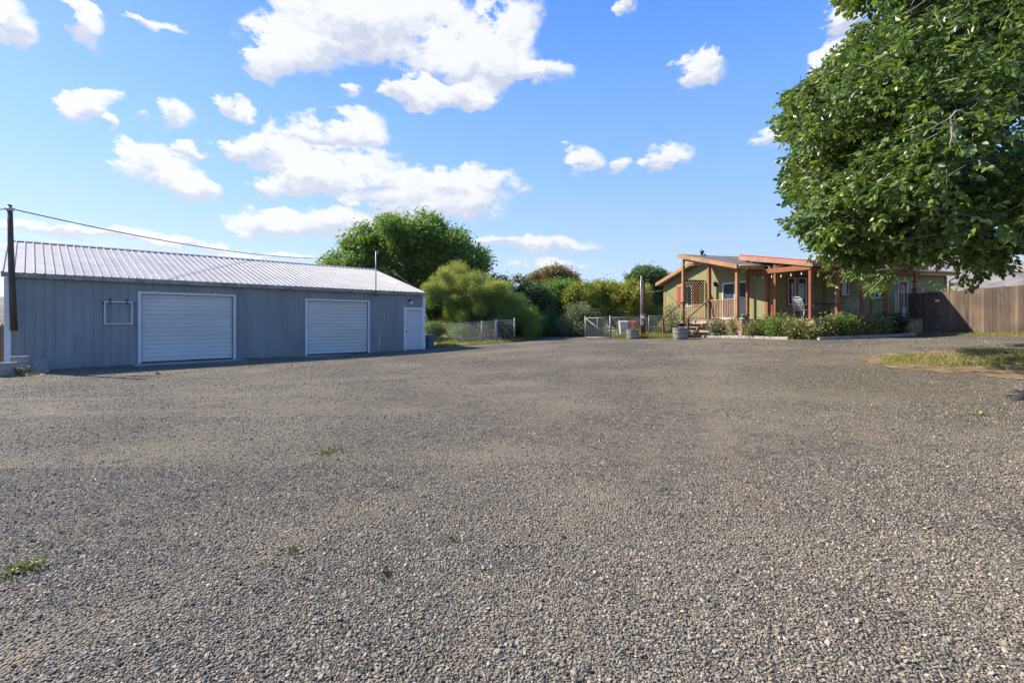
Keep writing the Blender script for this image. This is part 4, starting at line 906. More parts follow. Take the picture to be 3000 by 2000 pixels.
topg = lambda u: roof_top(min(max(u,0),HD))-.20
win_g = [(US(2190), US(2117), DK+.02, HH(2117,830,0,3.28)), (US(2028), US(2000), .95, 2.2)]
win_f = [(SU(2308), SU(2331), HH(2320,892,.9,0), HH(2320,812,.9,0)), (SU(2337), SU(2363), HH(2350,893,1.5,0), HH(2350,813,1.5,0)),
         (SU(2466), SU(2487), .62+.75, 2.18), (SU(2559), SU(2589), HH(2574,872,5,0), HH(2574,817,5,0)), (SU(2632), SU(2656), DK, HH(2640,822,6.5,0))]
w1, b1 = siding_wall('s', 0, 0, HL, BOT, lambda s: roof_top(0)-.20, win_f, -1)
w2, b2 = siding_wall('u', 0, 0, HD, BOT, topg, win_g, -1)
w3, b3 = siding_wall('u', HL, 0, HD, BOT, topg, [], 1)
w4, b4 = siding_wall('s', HD, 0, HL, BOT, lambda s: roof_top(HD)-.2, [], 1)
m = MB(); b = MB()
for q in (w1, w2, w3, w4): m.add(q.v, q.f)
for q in (b1, b2, b3, b4): b.add(q.v, q.f)
wall = m.build('wall', M['siding'], house); b.build('wall_backing', M['dsiding'], wall)
# roof slabs
def slab(mb, s0, s1, u0, z0, u1, z1, t=.06): mb.add([(s0,u0,z0),(s1,u0,z0),(s1,u1,z1),(s0,u1,z1),(s0,u0,z0-t),(s1,u0,z0-t),(s1,u1,z1-t),(s0,u1,z1-t)], [(0,1,2,3),(7,6,5,4),(0,4,5,1),(1,5,6,2),(2,6,7,3),(3,7,4,0)])
PL = -1.80
m = MB(HF); slab(m, PL, HL+.35, EU+.3, roof_top(EU+.3), RU, RH); slab(m, -.25, HL+.35, EU, EH, EU+.2995, roof_top(EU+.2995)); slab(m, -.42, HL+.35, BU, BH, RU+.0005, RH-.0002)
roof = m.build('roof', M['shingle'], house)
# fascia boards
fs = MB(HF); fh = .21
def rakeboard(m, s, u0, z0, u1, z1, h=.21, t=.04, off=.0): m.add([(s-t,u0,z0-h+off),(s,u0,z0-h+off),(s,u1,z1-h+off),(s-t,u1,z1-h+off),(s-t,u0,z0+off),(s,u0,z0+off),(s,u1,z1+off),(s-t,u1,z1+off)], [(0,3,2,1),(4,5,6,7),(0,1,5,4),(1,2,6,5),(2,3,7,6),(3,0,4,7)])
rakeboard(fs, PL-.002, EU+.29, roof_top(EU+.29)-.012, RU+.2, RH-.012+.04)
rakeboard(fs, -.425, RU+.3, roof_top(RU+.3)-.012, BU, BH-.012)
rakeboard(fs, HL+.393, EU, EH-.012, RU, RH-.012); rakeboard(fs, HL+.393, RU+.001, RH-.012, BU, BH-.012)
fs.box(-.42, HL+.35, BU+.001, BU+.04, BH-.2, BH-.005); fs.build('fascia', M['fascia'], house)
fs = MB(HF); fs.box(6.2, HL+.34, EU-.04, EU-.002, EH-.2, EH-.02); fs.box(PL+.01, -.26, EU+.26, EU+.298, roof_top(EU+.3)-.22, roof_top(EU+.3)-.02); fs.box(-.26, 6.2, EU-.04, EU-.002, EH-.2, EH-.02); fs.build('eave_board', M['paneltrim'], house)
sf = MB(HF); slab(sf, PL+.01, -.13, EU+.35, roof_top(EU+.35)-.19, RU-.02, RH-.20, .02); slab(sf, -.4, -.13, BU-.02, BH-.185, RU+.05, RH-.2, .02); slab(sf, .1, HL, EU+.02, EH-.19, -.14, roof_top(-.14)-.19, .02); sf.build('soffit', M['siding'], house)
# ridge overrun: small triangular infill above the porch post
gt = MB(HF); gt.tube([(6.3,EU-.1,EH-.05),(HL+.4,EU-.1,EH-.05)], .055, 8); gt.tube([(HL+.35,EU-.08,EH-.1),(HL+.3,EU+.1,EH-.3),(HL+.2,-.06,EH-.45),(HL+.2,-.06,-.7)], .035, 8); gt.build('gutter', M['soffit'], house, smooth=True)
gt = MB(HF); gt.tube([(PL+.05,EU+.2,EH-.02),(-.35,EU+.2,EH-.02)], .06, 8); gt.tube([(-1.25,EU+.2,EH-.08),(-1.28,EU+.35,EH-.22),(-1.36,.42,EH-.35),(-1.36,.42,DK)], .038, 8); gt.build('gutter', M['paneltrim'], house, smooth=True)
# corner trims
ct = MB(HF)
ct.box(-.035,.10,-.035,-.011,BOT,2.5); ct.box(-.035,-.011,-.0105,.12,BOT,2.5); ct.build('corner_board', M['redwood'], house)
ct = MB(HF); ct.box(-.035,-.011,HD-.16,HD+.03,BOT,2.46); ct.build('corner_board', M['fascia'], house)
ct = MB(HF); ct.box(HL-.12,HL+.03,-.035,-.011,BOT,2.5); ct.build('corner_board', M['redwood'], house)
# openings
def opening(ax, fixed, a0, a1, z0, z1, fmat, name='window', mull=True, gm='glass', fw=.05, grid=0, outer=None, sill=False):
    f = MB(HF); pn = MB(HF)
    def bx(m, p, q, d0, d1, y0, y1):
        lo, hi = fixed-d1, fixed-d0
        if ax == 's': m.box(p, q, lo, hi, y0, y1)
        else: m.box(lo, hi, p, q, y0, y1)
    bx(f, a0, a0+fw, -.06, .03, z0, z1); bx(f, a1-fw, a1, -.06, .03, z0, z1); bx(f, a0+fw, a1-fw, -.06, .03, z0, z0+fw); bx(f, a0+fw, a1-fw, -.06, .03, z1-fw, z1)
    if mull: mid = (a0+a1)/2; bx(f, mid-.025, mid+.025, -.05, .02, z0+fw, z1-fw)
    o = f.build(name, M[fmat], house); bx(pn, a0+fw, a1-fw, -.05, -.03, z0+fw, z1-fw); pn.build('pane', M[gm], o)
    if grid:
        g_ = MB(HF)
        for k in range(1, grid): zz = z0+fw+(z1-z0-2*fw)*k/grid; bx(g_, a0+fw, a1-fw, -.028, -.012, zz-.01, zz+.01)
        g_.build('glazing_bars', M['white'], o)
    if outer:
        t_ = MB(HF); w = .10; bx(t_, a0-w, a0-.001, .0115, .034, z0-w, z1+w); bx(t_, a1+.001, a1+w, .0115, .034, z0-w, z1+w); bx(t_, a0, a1, .0115, .034, z1+.001, z1+w)
        bx(t_, a0, a1, .0115, .034, z0-w, z0-.001); t_.build('casing', M[outer], o)
    return o
o = opening('u', 0, win_g[0][0], win_g[0][1], win_g[0][2], win_g[0][3], 'white', 'sliding_door', True, 'glassblue', .07); o['label'] = 'white framed sliding glass door on the porch'
o = opening('u', 0, win_g[1][0], win_g[1][1], win_g[1][2], win_g[1][3], 'white', 'window', True, 'glassblue', .05); o['label'] = 'gable window between red shutters'
for (pa, pb) in ((1984,1993),(2035,2046)):
    u0, u1 = sorted((US(pa), US(pb))); MB(HF).box(-.04, -.0115, u0, u1, .9, 2.22).build('shutter', M['shutter'], house)
MB(HF).box(-.04, -.0115, US(2052), US(1983), 2.23, 2.36).build('window_head', M['fascia'], house)
for k, wv in enumerate(win_f[:4]): opening('s', 0, *wv, 'white', 'window', k == 3, 'glass' if k == 3 else 'glassblue', .04, outer='redwood')
wv = win_f[4]; d = MB(HF); d.box(wv[0]+.03, wv[1]-.03, .0, .04, wv[2], wv[3]-.03); o = d.build('front_door', M['reddoor'], house)
MB(HF).box(wv[0]+.17, wv[1]-.17, -.012, -.001, wv[2]+.95, wv[3]-.22).build('pane', M['glass'], o)
g_ = MB(HF)
for k in range(5): zz = wv[2]+.95+k*.2; g_.box(wv[0]+.17, wv[1]-.17, -.02, -.0125, zz, zz+.012)
for k in range(3): xx = wv[0]+.17+k*(wv[1]-wv[0]-.34)/2; g_.box(xx-.006, xx+.006, -.028, -.0205, wv[2]+.95, wv[3]-.22)
g_.build('glazing_bars', M['white'], o)
c = MB(HF); c.box(wv[0]-.09, wv[0]+.028, -.04, .05, wv[2], wv[3]+.05); c.box(wv[1]-.028, wv[1]+.09, -.04, .05, wv[2], wv[3]+.05); c.box(wv[0]+.028, wv[1]-.028, -.04, .05, wv[3]-.028, wv[3]+.05); c.build('casing', M['paneltrim'], o)
# wall trims seen between the windows
for px in (2334, 2414, 2552): s_ = SU(px); MB(HF).box(s_-.06, s_+.06, -.036, -.0115, BOT+.2, 2.5).build('trim_board', M['redwood'], house)
# roof vent
vs = SU(2050, RU); v = MB(HF); v.tube([(vs,RU-.2,RH-.1),(vs,RU-.2,RH+.16)], .07, 10); v.lathe([(0,.24),(.11,.22),(.13,.15),(.13,.10),(.09,.10)], (vs,RU-.2,RH), 12); v.tube([(vs+.12,RU-.2,RH-.08),(vs+.22,RU-.2,RH+.02)], .05, 8); v.tube([(vs-.04,RU-.2,RH+.2),(vs-.04,RU-.2,RH+.33)], .02, 6); v.build('roof_vent', M['dark'], house)
# decks with brick skirting
dk = MB(HF); u = -3.05
while u < 4.9:
    a = PL+.22 if u > -.12 else -.42; bnd = 0-.04 if u > -.12 else 6.35; dk.box(a, bnd, u, u+.135, DK-.04, DK); u += .142
dk.build('deck', M['deck'], house)
sk = MB(HF); sk.box(-.38, 6.3, -3.02, -2.90, BOT-.1, DK-.045); sk.box(-.38, -.26, -2.899, -.2, BOT-.1, DK-.045); sk.box(PL+.25, -.26, -.08, .04, BOT-.1, DK-.045); sk.box(PL+.25, PL+.37, .041, 4.88, BOT-.1, DK-.045); sk.box(6.18, 6.3, -2.899, -.2, BOT-.1, DK-.045); sk.build('skirting', M['brick'], house)
# porch posts and rail
for px, mt in ((2160,'fascia'),(2078,'redwood'),(2002,'fascia')):
    u = US(px, -1.5); MB(HF).box(-1.57, -1.43, u-.07, u+.07, DK, roof_top(u)-.21).build('porch_post', M[mt], house)
MB(HF).beam((-1.5,.3,roof_top(.3)-.29), (-1.5,4.6,roof_top(4.6)-.29), .10, .14).build('porch_beam', M['palewood'], house)
MB(HF).beam((-1.5,4.70,3.28), (-1.5,3.0,3.10), .07, .09).build('brace', M['palewood'], house)
r_ = MB(HF); u0, u1 = US(2158,-1.5)+.075, US(2078,-1.5)-.075
r_.box(-1.53,-1.44,u0,u1,DK+.98,DK+1.02); r_.box(-1.51,-1.46,u0,u1,DK+.08,DK+.12)
u = u0+.05
while u < u1: r_.box(-1.505,-1.465,u,u+.035,DK+.12,DK+.98); u += .125
r_.build('railing', M['rail'], house)
# lattice screen with pickets at the back end of the porch
la = MB(HF); s0, s1, z0, z1 = -1.42, -.05, 1.12, 2.38; sp = .165; UL = 4.82
n = int(((s1-s0)+(z1-z0))/sp)+1
for i in range(1, n):
    for sg in (0, 1):
        a0 = i*sp-(z1-z0); a1 = i*sp; q0, q1 = z0, z1; Lh = s1-s0
        if a0 < 0: q0 += -a0; a0 = 0
        if a1 > Lh: q1 -= a1-Lh; a1 = Lh
        if q1-q0 < .03: continue
        if sg: la.beam((s1-a0,UL+.008,q0), (s1-a1,UL+.008,q1), .012, .058)
        else: la.beam((s0+a0,UL-.008,q0), (s0+a1,UL-.008,q1), .012, .058)
la.box(s0-.01,s1+.01,UL-.03,UL+.03,z1,z1+.05); la.box(s0-.01,s1+.01,UL-.03,UL+.03,z0-.05,z0); la.build('lattice', M['lattice'], house)
r_ = MB(HF); s = s0
while s < s1: r_.box(s,s+.035,UL-.02,UL+.015,DK+.1,z0-.051); s += .13
r_.box(s0,s1,UL-.03,UL+.03,DK+.05,DK+.099); r_.build('railing', M['rail'], house)
# steps down to the left
st = MB(HF); nst = 5; g0 = gz(9.3,26.4)-CZ; rise = (DK-g0)/nst; S0 = PL+.24
for k in range(nst):
    zt = DK-rise*(k+1)+rise*.0; s1 = S0-.29*k-.0; s0 = s1-.32
    if k < nst-1 or True: st.box(s0, s1+.02, 2.45, 4.62, zt-.045, zt)
    for uu in (2.5, 3.5, 4.53): st.box(s1-.05, s1-.01, uu, uu+.05, zt-.0, zt+rise-.046)
steps = st.build('steps', M['step'], house)
stg = MB(HF); stg.beam((S0, 4.625, DK-.25), (S0-.29*nst, 4.625, g0+.0), .04, .22)
stg.build('stringer', M['darkwood'], steps)
for uu in (2.38, 4.68):
    hr = MB(HF); hr.beam((S0-.05, uu, DK+1.02), (S0-1.28, uu, g0+1.02), .10, .05); hr.box(S0-1.32, S0-1.22, uu-.05, uu+.05, g0-.1, g0+1.0); hr.box(S0-.02, S0+.08, uu-.05, uu+.05, DK, DK+1.0); hr.build('handrail', M['darkwood'], steps)
# lantern on the gable wall, pot
u = US(2101); lt = MB(HF); lt.box(-.06,-.0115,u-.04,u+.04,HH(2101,835,0,u)-.08,HH(2101,835,0,u)+.16); lt.lathe([(0,.22),(.08,.14),(.10,.12),(.07,-.05),(.03,-.10),(0,-.1)], (-.14,u,HH(2101,835,0,u)), 8); lt.tube([(-.06,u,HH(2101,835,0,u)+.12),(-.14,u,HH(2101,835,0,u)+.24)], .012, 6); lt.build('wall_lantern', M['dark'], house)
p_ = HF @ Vector((-.7,.62,DK)); t = thing('flower_pot', 'small dark pot on the porch deck below the downpipe', 'pot', p_); MB().lathe([(0,0),(.10,0),(.14,.20),(.16,.20),(.16,.23),(.13,.23),(.10,.03),(0,.03)], p_, 16).build('bowl', M['dark'], t)
# patio roof (red metal over beams)
PT0, PZ0, PT1, PZ1 = 1.46, 3.45, -3.0, 2.62; PR = 6.15
def pz(u, s=-.42): return PZ0-.085*(s+.42)+(PZ1-PZ0+.085*(s+.42))*(PT0-u)/(PT0-PT1)
m = MB(HF); s = -.42; 
for q in range(10):
    a, b = -.42+q*(PR+.42)/10, -.42+(q+1)*(PR+.42)/10
    m.add([(a,PT1,pz(PT1)),(b,PT1,pz(PT1)),(b,PT0,pz(PT0,b)),(a,PT0,pz(PT0,a)),(a,PT1,pz(PT1)-.025),(b,PT1,pz(PT1)-.025),(b,PT0,pz(PT0,b)-.025),(a,PT0,pz(PT0,a)-.025)], [(0,1,2,3),(7,6,5,4),(0,4,5,1),(2,6,7,3)]+([(3,7,4,0)] if q == 0 else [])+([(1,5,6,2)] if q == 9 else []))
while s < PR-.02:
    m.add([(s,PT1,pz(PT1)+.001),(s+.05,PT1,pz(PT1)+.001),(s+.025,PT1,pz(PT1)+.03),(s,PT0,pz(PT0,s)+.003),(s+.05,PT0,pz(PT0,s)+.003),(s+.025,PT0,pz(PT0,s)+.03)], [(0,1,2),(5,4,3),(0,2,5,3),(1,4,5,2)]); s += .22
pr = m.build('patio_roof', M['redroof'], house); pr['label'] = 'red ribbed metal roof over the patio'
m = MB(HF); rakeboard(m, -.425, PT1-.04, pz(PT1)-.03, PT0, pz(PT0)-.03, .22); m.build('rake_board', M['palewood'], pr)
m = MB(HF); m.box(-.424, PR, PT1-.04, PT1-.005, pz(PT1)-.24, pz(PT1)-.027); m.build('front_board', M['palewood'], pr)
m = MB(HF); rakeboard(m, PR+.042, PT1, pz(PT1)-.02, PT0, pz(PT0,PR)-.02, .2); m.build('rake_board', M['redroof'], pr)
m = MB(HF); s = .3
while s < PR-.2: m.beam((s,PT1+.05,pz(PT1+.05,s)-.11), (s,PT0-.05,pz(PT0-.05,s)-.11), .045, .15); s += .61
m.build('rafters', M['palewood'], pr)
# posts
for px in (2190, 2272, 2375):
    u = US(px, -.3); MB(HF).box(-.36, -.24, u-.06, u+.06, DK, pz(u)-.26).build('patio_post', M['redwood'], house)
ug = US(2375,-.3)
MB(HF).beam((-.38,US(2190,-.3)+.06,2.46), (-.38,ug-.08,2.38), .04, .22).build('side_beam', M['redwood'], house)
for uq in (US(2190,-.3), US(2272,-.3)): MB(HF).beam((-.3,uq-.06,2.62), (-.3,uq-.5,pz(uq-.5)-.30), .05, .09).build('brace', M['redwood'], house)
for px in (2453, 2525, 2593, 2681):
    s_ = SU(px, -2.7); base = DK if px < 2650 else DK+.02
    MB(HF).box(s_-.065, s_+.065, -2.765, -2.635, base, pz(-2.7)-.30).build('patio_post', M['redwood'], house)
MB(HF).beam((-.24,-2.7,pz(-2.7)-.39), (PR-.05,-2.7,pz(-2.7)-.39), .06, .18).build('front_beam', M['redwood'], house)
MB(HF).box(-.36, -.26, US(2264,-.3)-.05, US(2264,-.3)+.05, DK, HH(2264,893,-.3,-.6)).build('newel', M['redwood'], house)
s_ = SU(2681,-2.7); MB(HF).box(s_-.24, s_+.20, -3.1, -2.45, BOT-.1, DK+.015).build('brick_pier', M['brick'], house)

# yard sign in front of the pier, garden arch
p = at(2648, 985, 22.1); p.z = gz(p.x, p.y); t = thing('yard_sign', 'small blue and white sign on a stake before the brick pier', 'sign', p, R(8)); F_ = frame(p.x, p.y, p.z, 8)
MB(F_).box(-.012,.012,-.006,.006,-.1,.88).build('stake', M['dark'], t); MB(F_).box(-.085,.085,-.02,-.007,.86,1.24).build('board', M['white'], t); MB(F_).box(-.068,.068,-.024,-.0205,.89,1.21).build('face', M['signblue'], t)
a_ = MB(F_); a_.box(-.04,.045,-.0275,-.0245,1.12,1.15); a_.box(-.045,.03,-.0275,-.0245,1.05,1.075); a_.box(-.02,.05,-.0275,-.0245,.97,1.0); a_.box(-.045,.01,-.0275,-.0245,.92,.94); a_.build('lettering', M['chrome'], t)
def arch(px0, px1, pyt, Yb, label):
    a = at(px0, 960, Yb); b_ = at(px1, 960, Yb); za = gz(a.x, Yb)
    t = thing('garden_arch', label, 'arch', ((a.x+b_.x)/2, Yb, za)); m = MB(); r = (b_.x-a.x)/2; top = at(px0, pyt, Yb).z
    for rr in (r, r*.72):
        pts = [(a.x+r-rr, Yb, za), (a.x+r-rr, Yb, top-r)]+[((a.x+b_.x)/2-rr*math.cos(q), Yb, top-r+rr*math.sin(q)) for q in np.linspace(.2, math.pi-.2, 12)]+[(b_.x-r+rr, Yb, top-r), (b_.x-r+rr, Yb, za)]
        m.tube(pts, .009, 5)
    for k in range(1, 8): z = za+k*(top-r-za)/8; m.tube([(a.x, Yb, z), (a.x+r*.28, Yb, z)], .006, 4); m.tube([(b_.x, Yb, z), (b_.x-r*.28, Yb, z)], .006, 4)
    m.build('wirework', M['chrome'], t)
arch(2650, 2708, 832, 22.9, 'grey metal wire garden arch at the left end of the wooden fence')
arch(2624, 2650, 850, 22.6, 'narrow wire plant trellis in front of the maroon door')

# patio furniture
def chair_proto():
    t = thing('patio_chair', '', 'chair', (0,0,0), 0, 'white patio chairs on the deck'); m = 'chrome'
    def part(n, tubes, r=.013):
        q = MB()
        for p in tubes: q.tube(p, r, 6)
        return q.build(n, M[m], t, smooth=True)
    part('seat', [[(-.27,-.26,.43),(.27,-.26,.43),(.27,.24,.41),(-.27,.24,.41),(-.27,-.26,.43)]])
    ws = MB()
    for k in range(8): y = -.24+k*.065; ws.box(-.26,.26,y,y+.045,.42,.427)
    ws.build('seat_strap', M['chrome'], t)
    b = MB(); b.tube([(-.27,.22,.42),(-.27,.30,.70),(-.25,.36,.92),(-.15,.39,1.0),(0,.395,1.03),(.15,.39,1.0),(.25,.36,.92),(.27,.30,.70),(.27,.22,.42)], .013, 6)
    for k in range(9): x = -.22+k*.055; b.tube([(x,.24,.45),(x,.30,.70),(x,.37,.96)], .007, 4)
    for k in range(6): z = .5+k*.075; b.tube([(-.26,.235+(z-.45)*.25,z),(.26,.235+(z-.45)*.25,z)], .007, 4)
    b.build('backrest', M[m], t, smooth=True)
    for s in (-1, 1):
        part('armrest', [[(s*.28,.28,.66),(s*.30,.0,.67),(s*.30,-.24,.66),(s*.30,-.31,.61),(s*.30,-.28,.56),(s*.30,-.24,.59)]])
        part('leg', [[(s*.29,-.26,.64),(s*.28,-.28,.43),(s*.28,-.24,.2),(s*.30,-.30,.0)]]); part('leg', [[(s*.27,.23,.42),(s*.27,.27,.2),(s*.28,.33,.0)]])
    return t
ch = chair_proto(); p = HF @ Vector((SU(2352,-1.5), -1.5, DK)); ch.location = p; ch.rotation_euler.z = R(HA+70+25); ch['label'] = 'pale metal patio chair seen from behind, left of the dark table'
def dup(root, loc, rz, label):
    r = root.copy(); COL.objects.link(r); r.location = loc; r.rotation_euler = (0,0,rz); r['label'] = label
    for c in list(root.children):
        q = c.copy(); COL.objects.link(q); q.parent = r
        for e in list(c.children): w = e.copy(); COL.objects.link(w); w.parent = q
    return r
dup(ch, HF @ Vector((SU(2488,-1.6), -1.6, DK)), R(HA-75), 'pale metal patio chair facing left, right of the dark table')
p = HF @ Vector((SU(2420,-1.5), -1.5, DK)); t = thing('patio_table', 'long dark patio table between the two pale chairs', 'table', p, R(HA)); F_ = frame(*p, HA)
MB(F_).box(-.75,.62,-.4,.4,.70,.73).build('tabletop', M['dark'], t, bevel=.008)
for sx, sy in ((-.6,-.3),(.5,-.3),(-.6,.3),(.5,.3)): MB(F_).tube([(sx,sy,.7),(sx*.8,sy*.7,.35),(sx*1.02,sy*1.05,0)], .016, 6).build('leg', M['dark'], t)
MB(F_).tube([(-.48,-.24,.35),(.4,.22,.35)], .012, 6).tube([(-.48,.24,.35),(.4,-.22,.35)], .012, 6).build('stretcher', M['dark'], t)
def lights(label, pts, n, F_=HF):
    t = thing('string_lights', label, 'lights', F_ @ Vector(pts[0])); pl = sag(pts[0], pts[1], .06, 4*n); MB(F_).tube(pl, .007, 4).build('wire', M['dark'], t)
    for k in range(n):
        q = pl[4*k+2]; m = MB(F_); m.tube([q, q+Vector((0,0,-.07))], .014, 6); m.lathe([(.014,-.07),(.03,-.10),(.034,-.125),(.022,-.155),(0,-.165)], q, 10); m.build('bulb', M['bulb'], t, smooth=True)
lights('string of white bulbs under the patio side beam', ((-.30,.85,2.33),(-.30,-2.6,2.25)), 6)
lights('string of white bulbs along the patio front beam', ((3.0,-2.65,2.16),(6.0,-2.65,2.16)), 6)

# ------------------------------------------------------------------ tall wooden fence on the right
def board_fence(label, pts, h, hv=.03, w=.14, name='wooden_fence', group=None, posts=True):
    p0 = Vector((*pts[0], gz(*pts[0]))); t = thing(name, label, 'fence', p0, 0, group); V = []; F = []; T = []; seg = 0; rl = MB(); b0 = 0
    for a, b in zip(pts[:-1], pts[1:]):
        a = Vector(a); b = Vector(b); L_ = (b-a).length; d = (b-a)/L_; nrm = Vector((d.y, -d.x)); s = 0
        while s < L_:
            ww = min(w*random.uniform(.93, 1.04), L_-s); jit = random.uniform(-.004, .004); top = h+random.uniform(-hv, hv)*.6+ (.05 if (int(s/2.4)+seg) % 2 else 0)
            lean = random.uniform(-.006,.006)
            p = a+d*(s+.003); q = a+d*(s+ww-.004); za = gz(p.x, p.y)+.02
            for th in (jit, jit+.018):
                for (r_, z, ln) in ((p, za, 0), (q, za, 0), (q, za+top, lean), (p, za+top, lean)):
                    V.append((r_.x+nrm.x*th+d.x*ln, r_.y+nrm.y*th+d.y*ln, z))
            F += [(b0,b0+1,b0+2,b0+3),(b0+7,b0+6,b0+5,b0+4),(b0,b0+4,b0+5,b0+1),(b0+1,b0+5,b0+6,b0+2),(b0+2,b0+6,b0+7,b0+3),(b0+3,b0+7,b0+4,b0)]
            T += [random.random()]*8; b0 += 8; s += ww
        for zz in (.3, h*.52, h-.25):
            A_ = Vector((a.x-nrm.x*.04, a.y-nrm.y*.04, gz(a.x,a.y)+zz)); B_ = Vector((b.x-nrm.x*.04, b.y-nrm.y*.04, gz(b.x,b.y)+zz)); rl.beam(A_, B_, .04, .09)
        k = 0
        while k < L_: q = a+d*k-nrm*.11; rl.box(q.x-.05, q.x+.05, q.y-.05, q.y+.05, gz(q.x,q.y)-.1, gz(q.x,q.y)+h-.05); k += 2.4
        seg += 1
    V = np.array(V); np_mesh('boards', V, np.array(F), M['fence'], t, tint=np.array(T)); rl.build('rails', M['pole'], t); return t
FD = Vector((.33,-.94)).normalized(); f0 = Vector((18.55, 23.5))
ft = board_fence('tall weathered brown board fence right of the house, half in the shadow of the house', [(f0.x,f0.y), (f0.x+FD.x*2.62, f0.y+FD.y*2.62), (f0.x+FD.x*11, f0.y+FD.y*11)], 1.86)
# gate hinge strips and small tags on it
def on_fence(k, h, off=.03): q = f0+FD*k; n_ = Vector((FD.y,-FD.x)); return Vector((q.x+n_.x*off, q.y+n_.y*off, CZ+h))
for k, h, mt, n_ in ((1.45, .95, 'white', 'paper_tag'), (1.45, -.19, 'signblue', 'metal_tag')):
    c = on_fence(k, h); fr_ = Matrix.Translation(c) @ Matrix.Rotation(math.atan2(FD.y, FD.x), 4, 'Z'); MB(fr_).box(-.08,.08,-.006,.006,-.045,.045).build(n_, M[mt], ft)
c = on_fence(2.55, .0); fr_ = Matrix.Translation(c) @ Matrix.Rotation(math.atan2(FD.y, FD.x), 4, 'Z')
MB(fr_).box(-.012,.012,-.003,.0,-.48,.55).build('gate_gap', M['dark'], ft)
# rustic fence at the far left
t = board_fence('old leaning picket fence at the far left edge beside the shed', [(-22.5,19.5),(-17.8,17.6)], 1.35, .12, .11, 'picket_fence')

# ------------------------------------------------------------------ kerb stones and planting bed
def kerbline(a, b, L_=.9, w=.14, h=.115, label='', group='pale kerb stones along the flower bed'):
    a = Vector(a); b = Vector(b); n = int((b-a).length/L_); d = (b-a).normalized(); ang = math.degrees(math.atan2(d.y, d.x))
    for k in range(n):
        c = a+d*(L_*(k+.5)); z = gz(c.x, c.y); z2 = gz(*(c+d*.1)); m = MB(); m.box(-L_/2+.012, L_/2-.012, -w/2, w/2, -.06, h); o = m.build('kerb_stone', M['curb'], None, bevel=.012)
        o.location = (c.x, c.y, z+random.uniform(-.01,.01)); o.rotation_euler = (0, -math.atan((z2-z)/.1), R(ang+random.uniform(-1.2,1.2))); tag(o, label, 'kerb stone', group)
kerbline((9.9,25.7), (12.72,20.8), L_=1.14, label='pale concrete kerb stone in the row that runs from the steps to the bed corner')
kerbline((12.80,20.70), (18.1,22.15), label='pale concrete kerb stone in the row before the patio')
BED = [(9.95,25.75),(12.8,20.85),(18.2,22.25),(18.4,23.6),(13.3,22.2),(12.2,25.2),(10.9,24.3)]
tag(patch('bed_soil', BED, .0, M['soil'], .4), kind='structure')
gname = 'rose bushes in the bed along the patio'
ros = [(10.35,25.1,.85,.38,'greyleaf','leafy grey green bush by the porch, first of the row after the steps',1),(10.85,24.25,1.0,.42,'rose','tall tan leaved rose bush before the porch railing',1),(11.35,23.4,.72,.42,'rose','low yellowish rose bush before the patio downpipe',1),(11.85,22.5,1.02,.46,'greenleaf','dark centred green bush below the first patio posts',0),
       (12.35,21.85,.85,.42,'rose','brownish rose bush with pink blooms near the bed corner',1),(12.95,21.35,.7,.42,'rose','low tan bush at the corner of the bed',0),(13.65,21.5,.92,.42,'rose','yellow green bush in front of the patio corner post',1),(14.35,21.7,.98,.44,'greenleaf','dense green bush below the dark patio table',0),
       (15.05,21.85,1.02,.44,'rose','pale rose bush between the second and third front posts',1),(15.75,22.05,1.05,.46,'rose','tall yellowish bush before the right patio chair',1),(16.4,22.2,.78,.38,'rose','small yellow leaved bush left of the shaded shrubs',1),
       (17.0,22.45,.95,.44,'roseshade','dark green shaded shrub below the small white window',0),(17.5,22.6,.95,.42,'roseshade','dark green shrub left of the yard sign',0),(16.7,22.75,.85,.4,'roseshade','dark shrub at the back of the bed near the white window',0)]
for (x, y, h, r, mt, lab, fl) in ros:
    r *= 1.22; h *= 1.04
    x, y = (x+.12, y+.07) if x < 12.4 else (x, y-.04-.02*(x-12.4))
    plant('rose_bush', lab, x, y, gz(x,y), h, r, 2600, .085, mt, 'flower' if fl else None, 7, gname, 18, .6, 0)
plant('shrub', 'yellow green shrub rising over the fence before the eave end', (2752-1500)/FPX*25.6, 25.6, gz(22.1,25.6), 2.35, .8, 1500, .12, 'yellowleaf', stems=14)
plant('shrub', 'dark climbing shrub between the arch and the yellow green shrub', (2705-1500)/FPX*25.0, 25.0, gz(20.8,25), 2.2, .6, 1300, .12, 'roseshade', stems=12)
plant('weed_plant', 'silvery weed growing by the blocks at the shed corner', (52-1500)/FPX*13.7, 13.7, gz(-13.7,13.7), .30, .20, 80, .11, 'greyleaf', stems=9, aspect=.3)

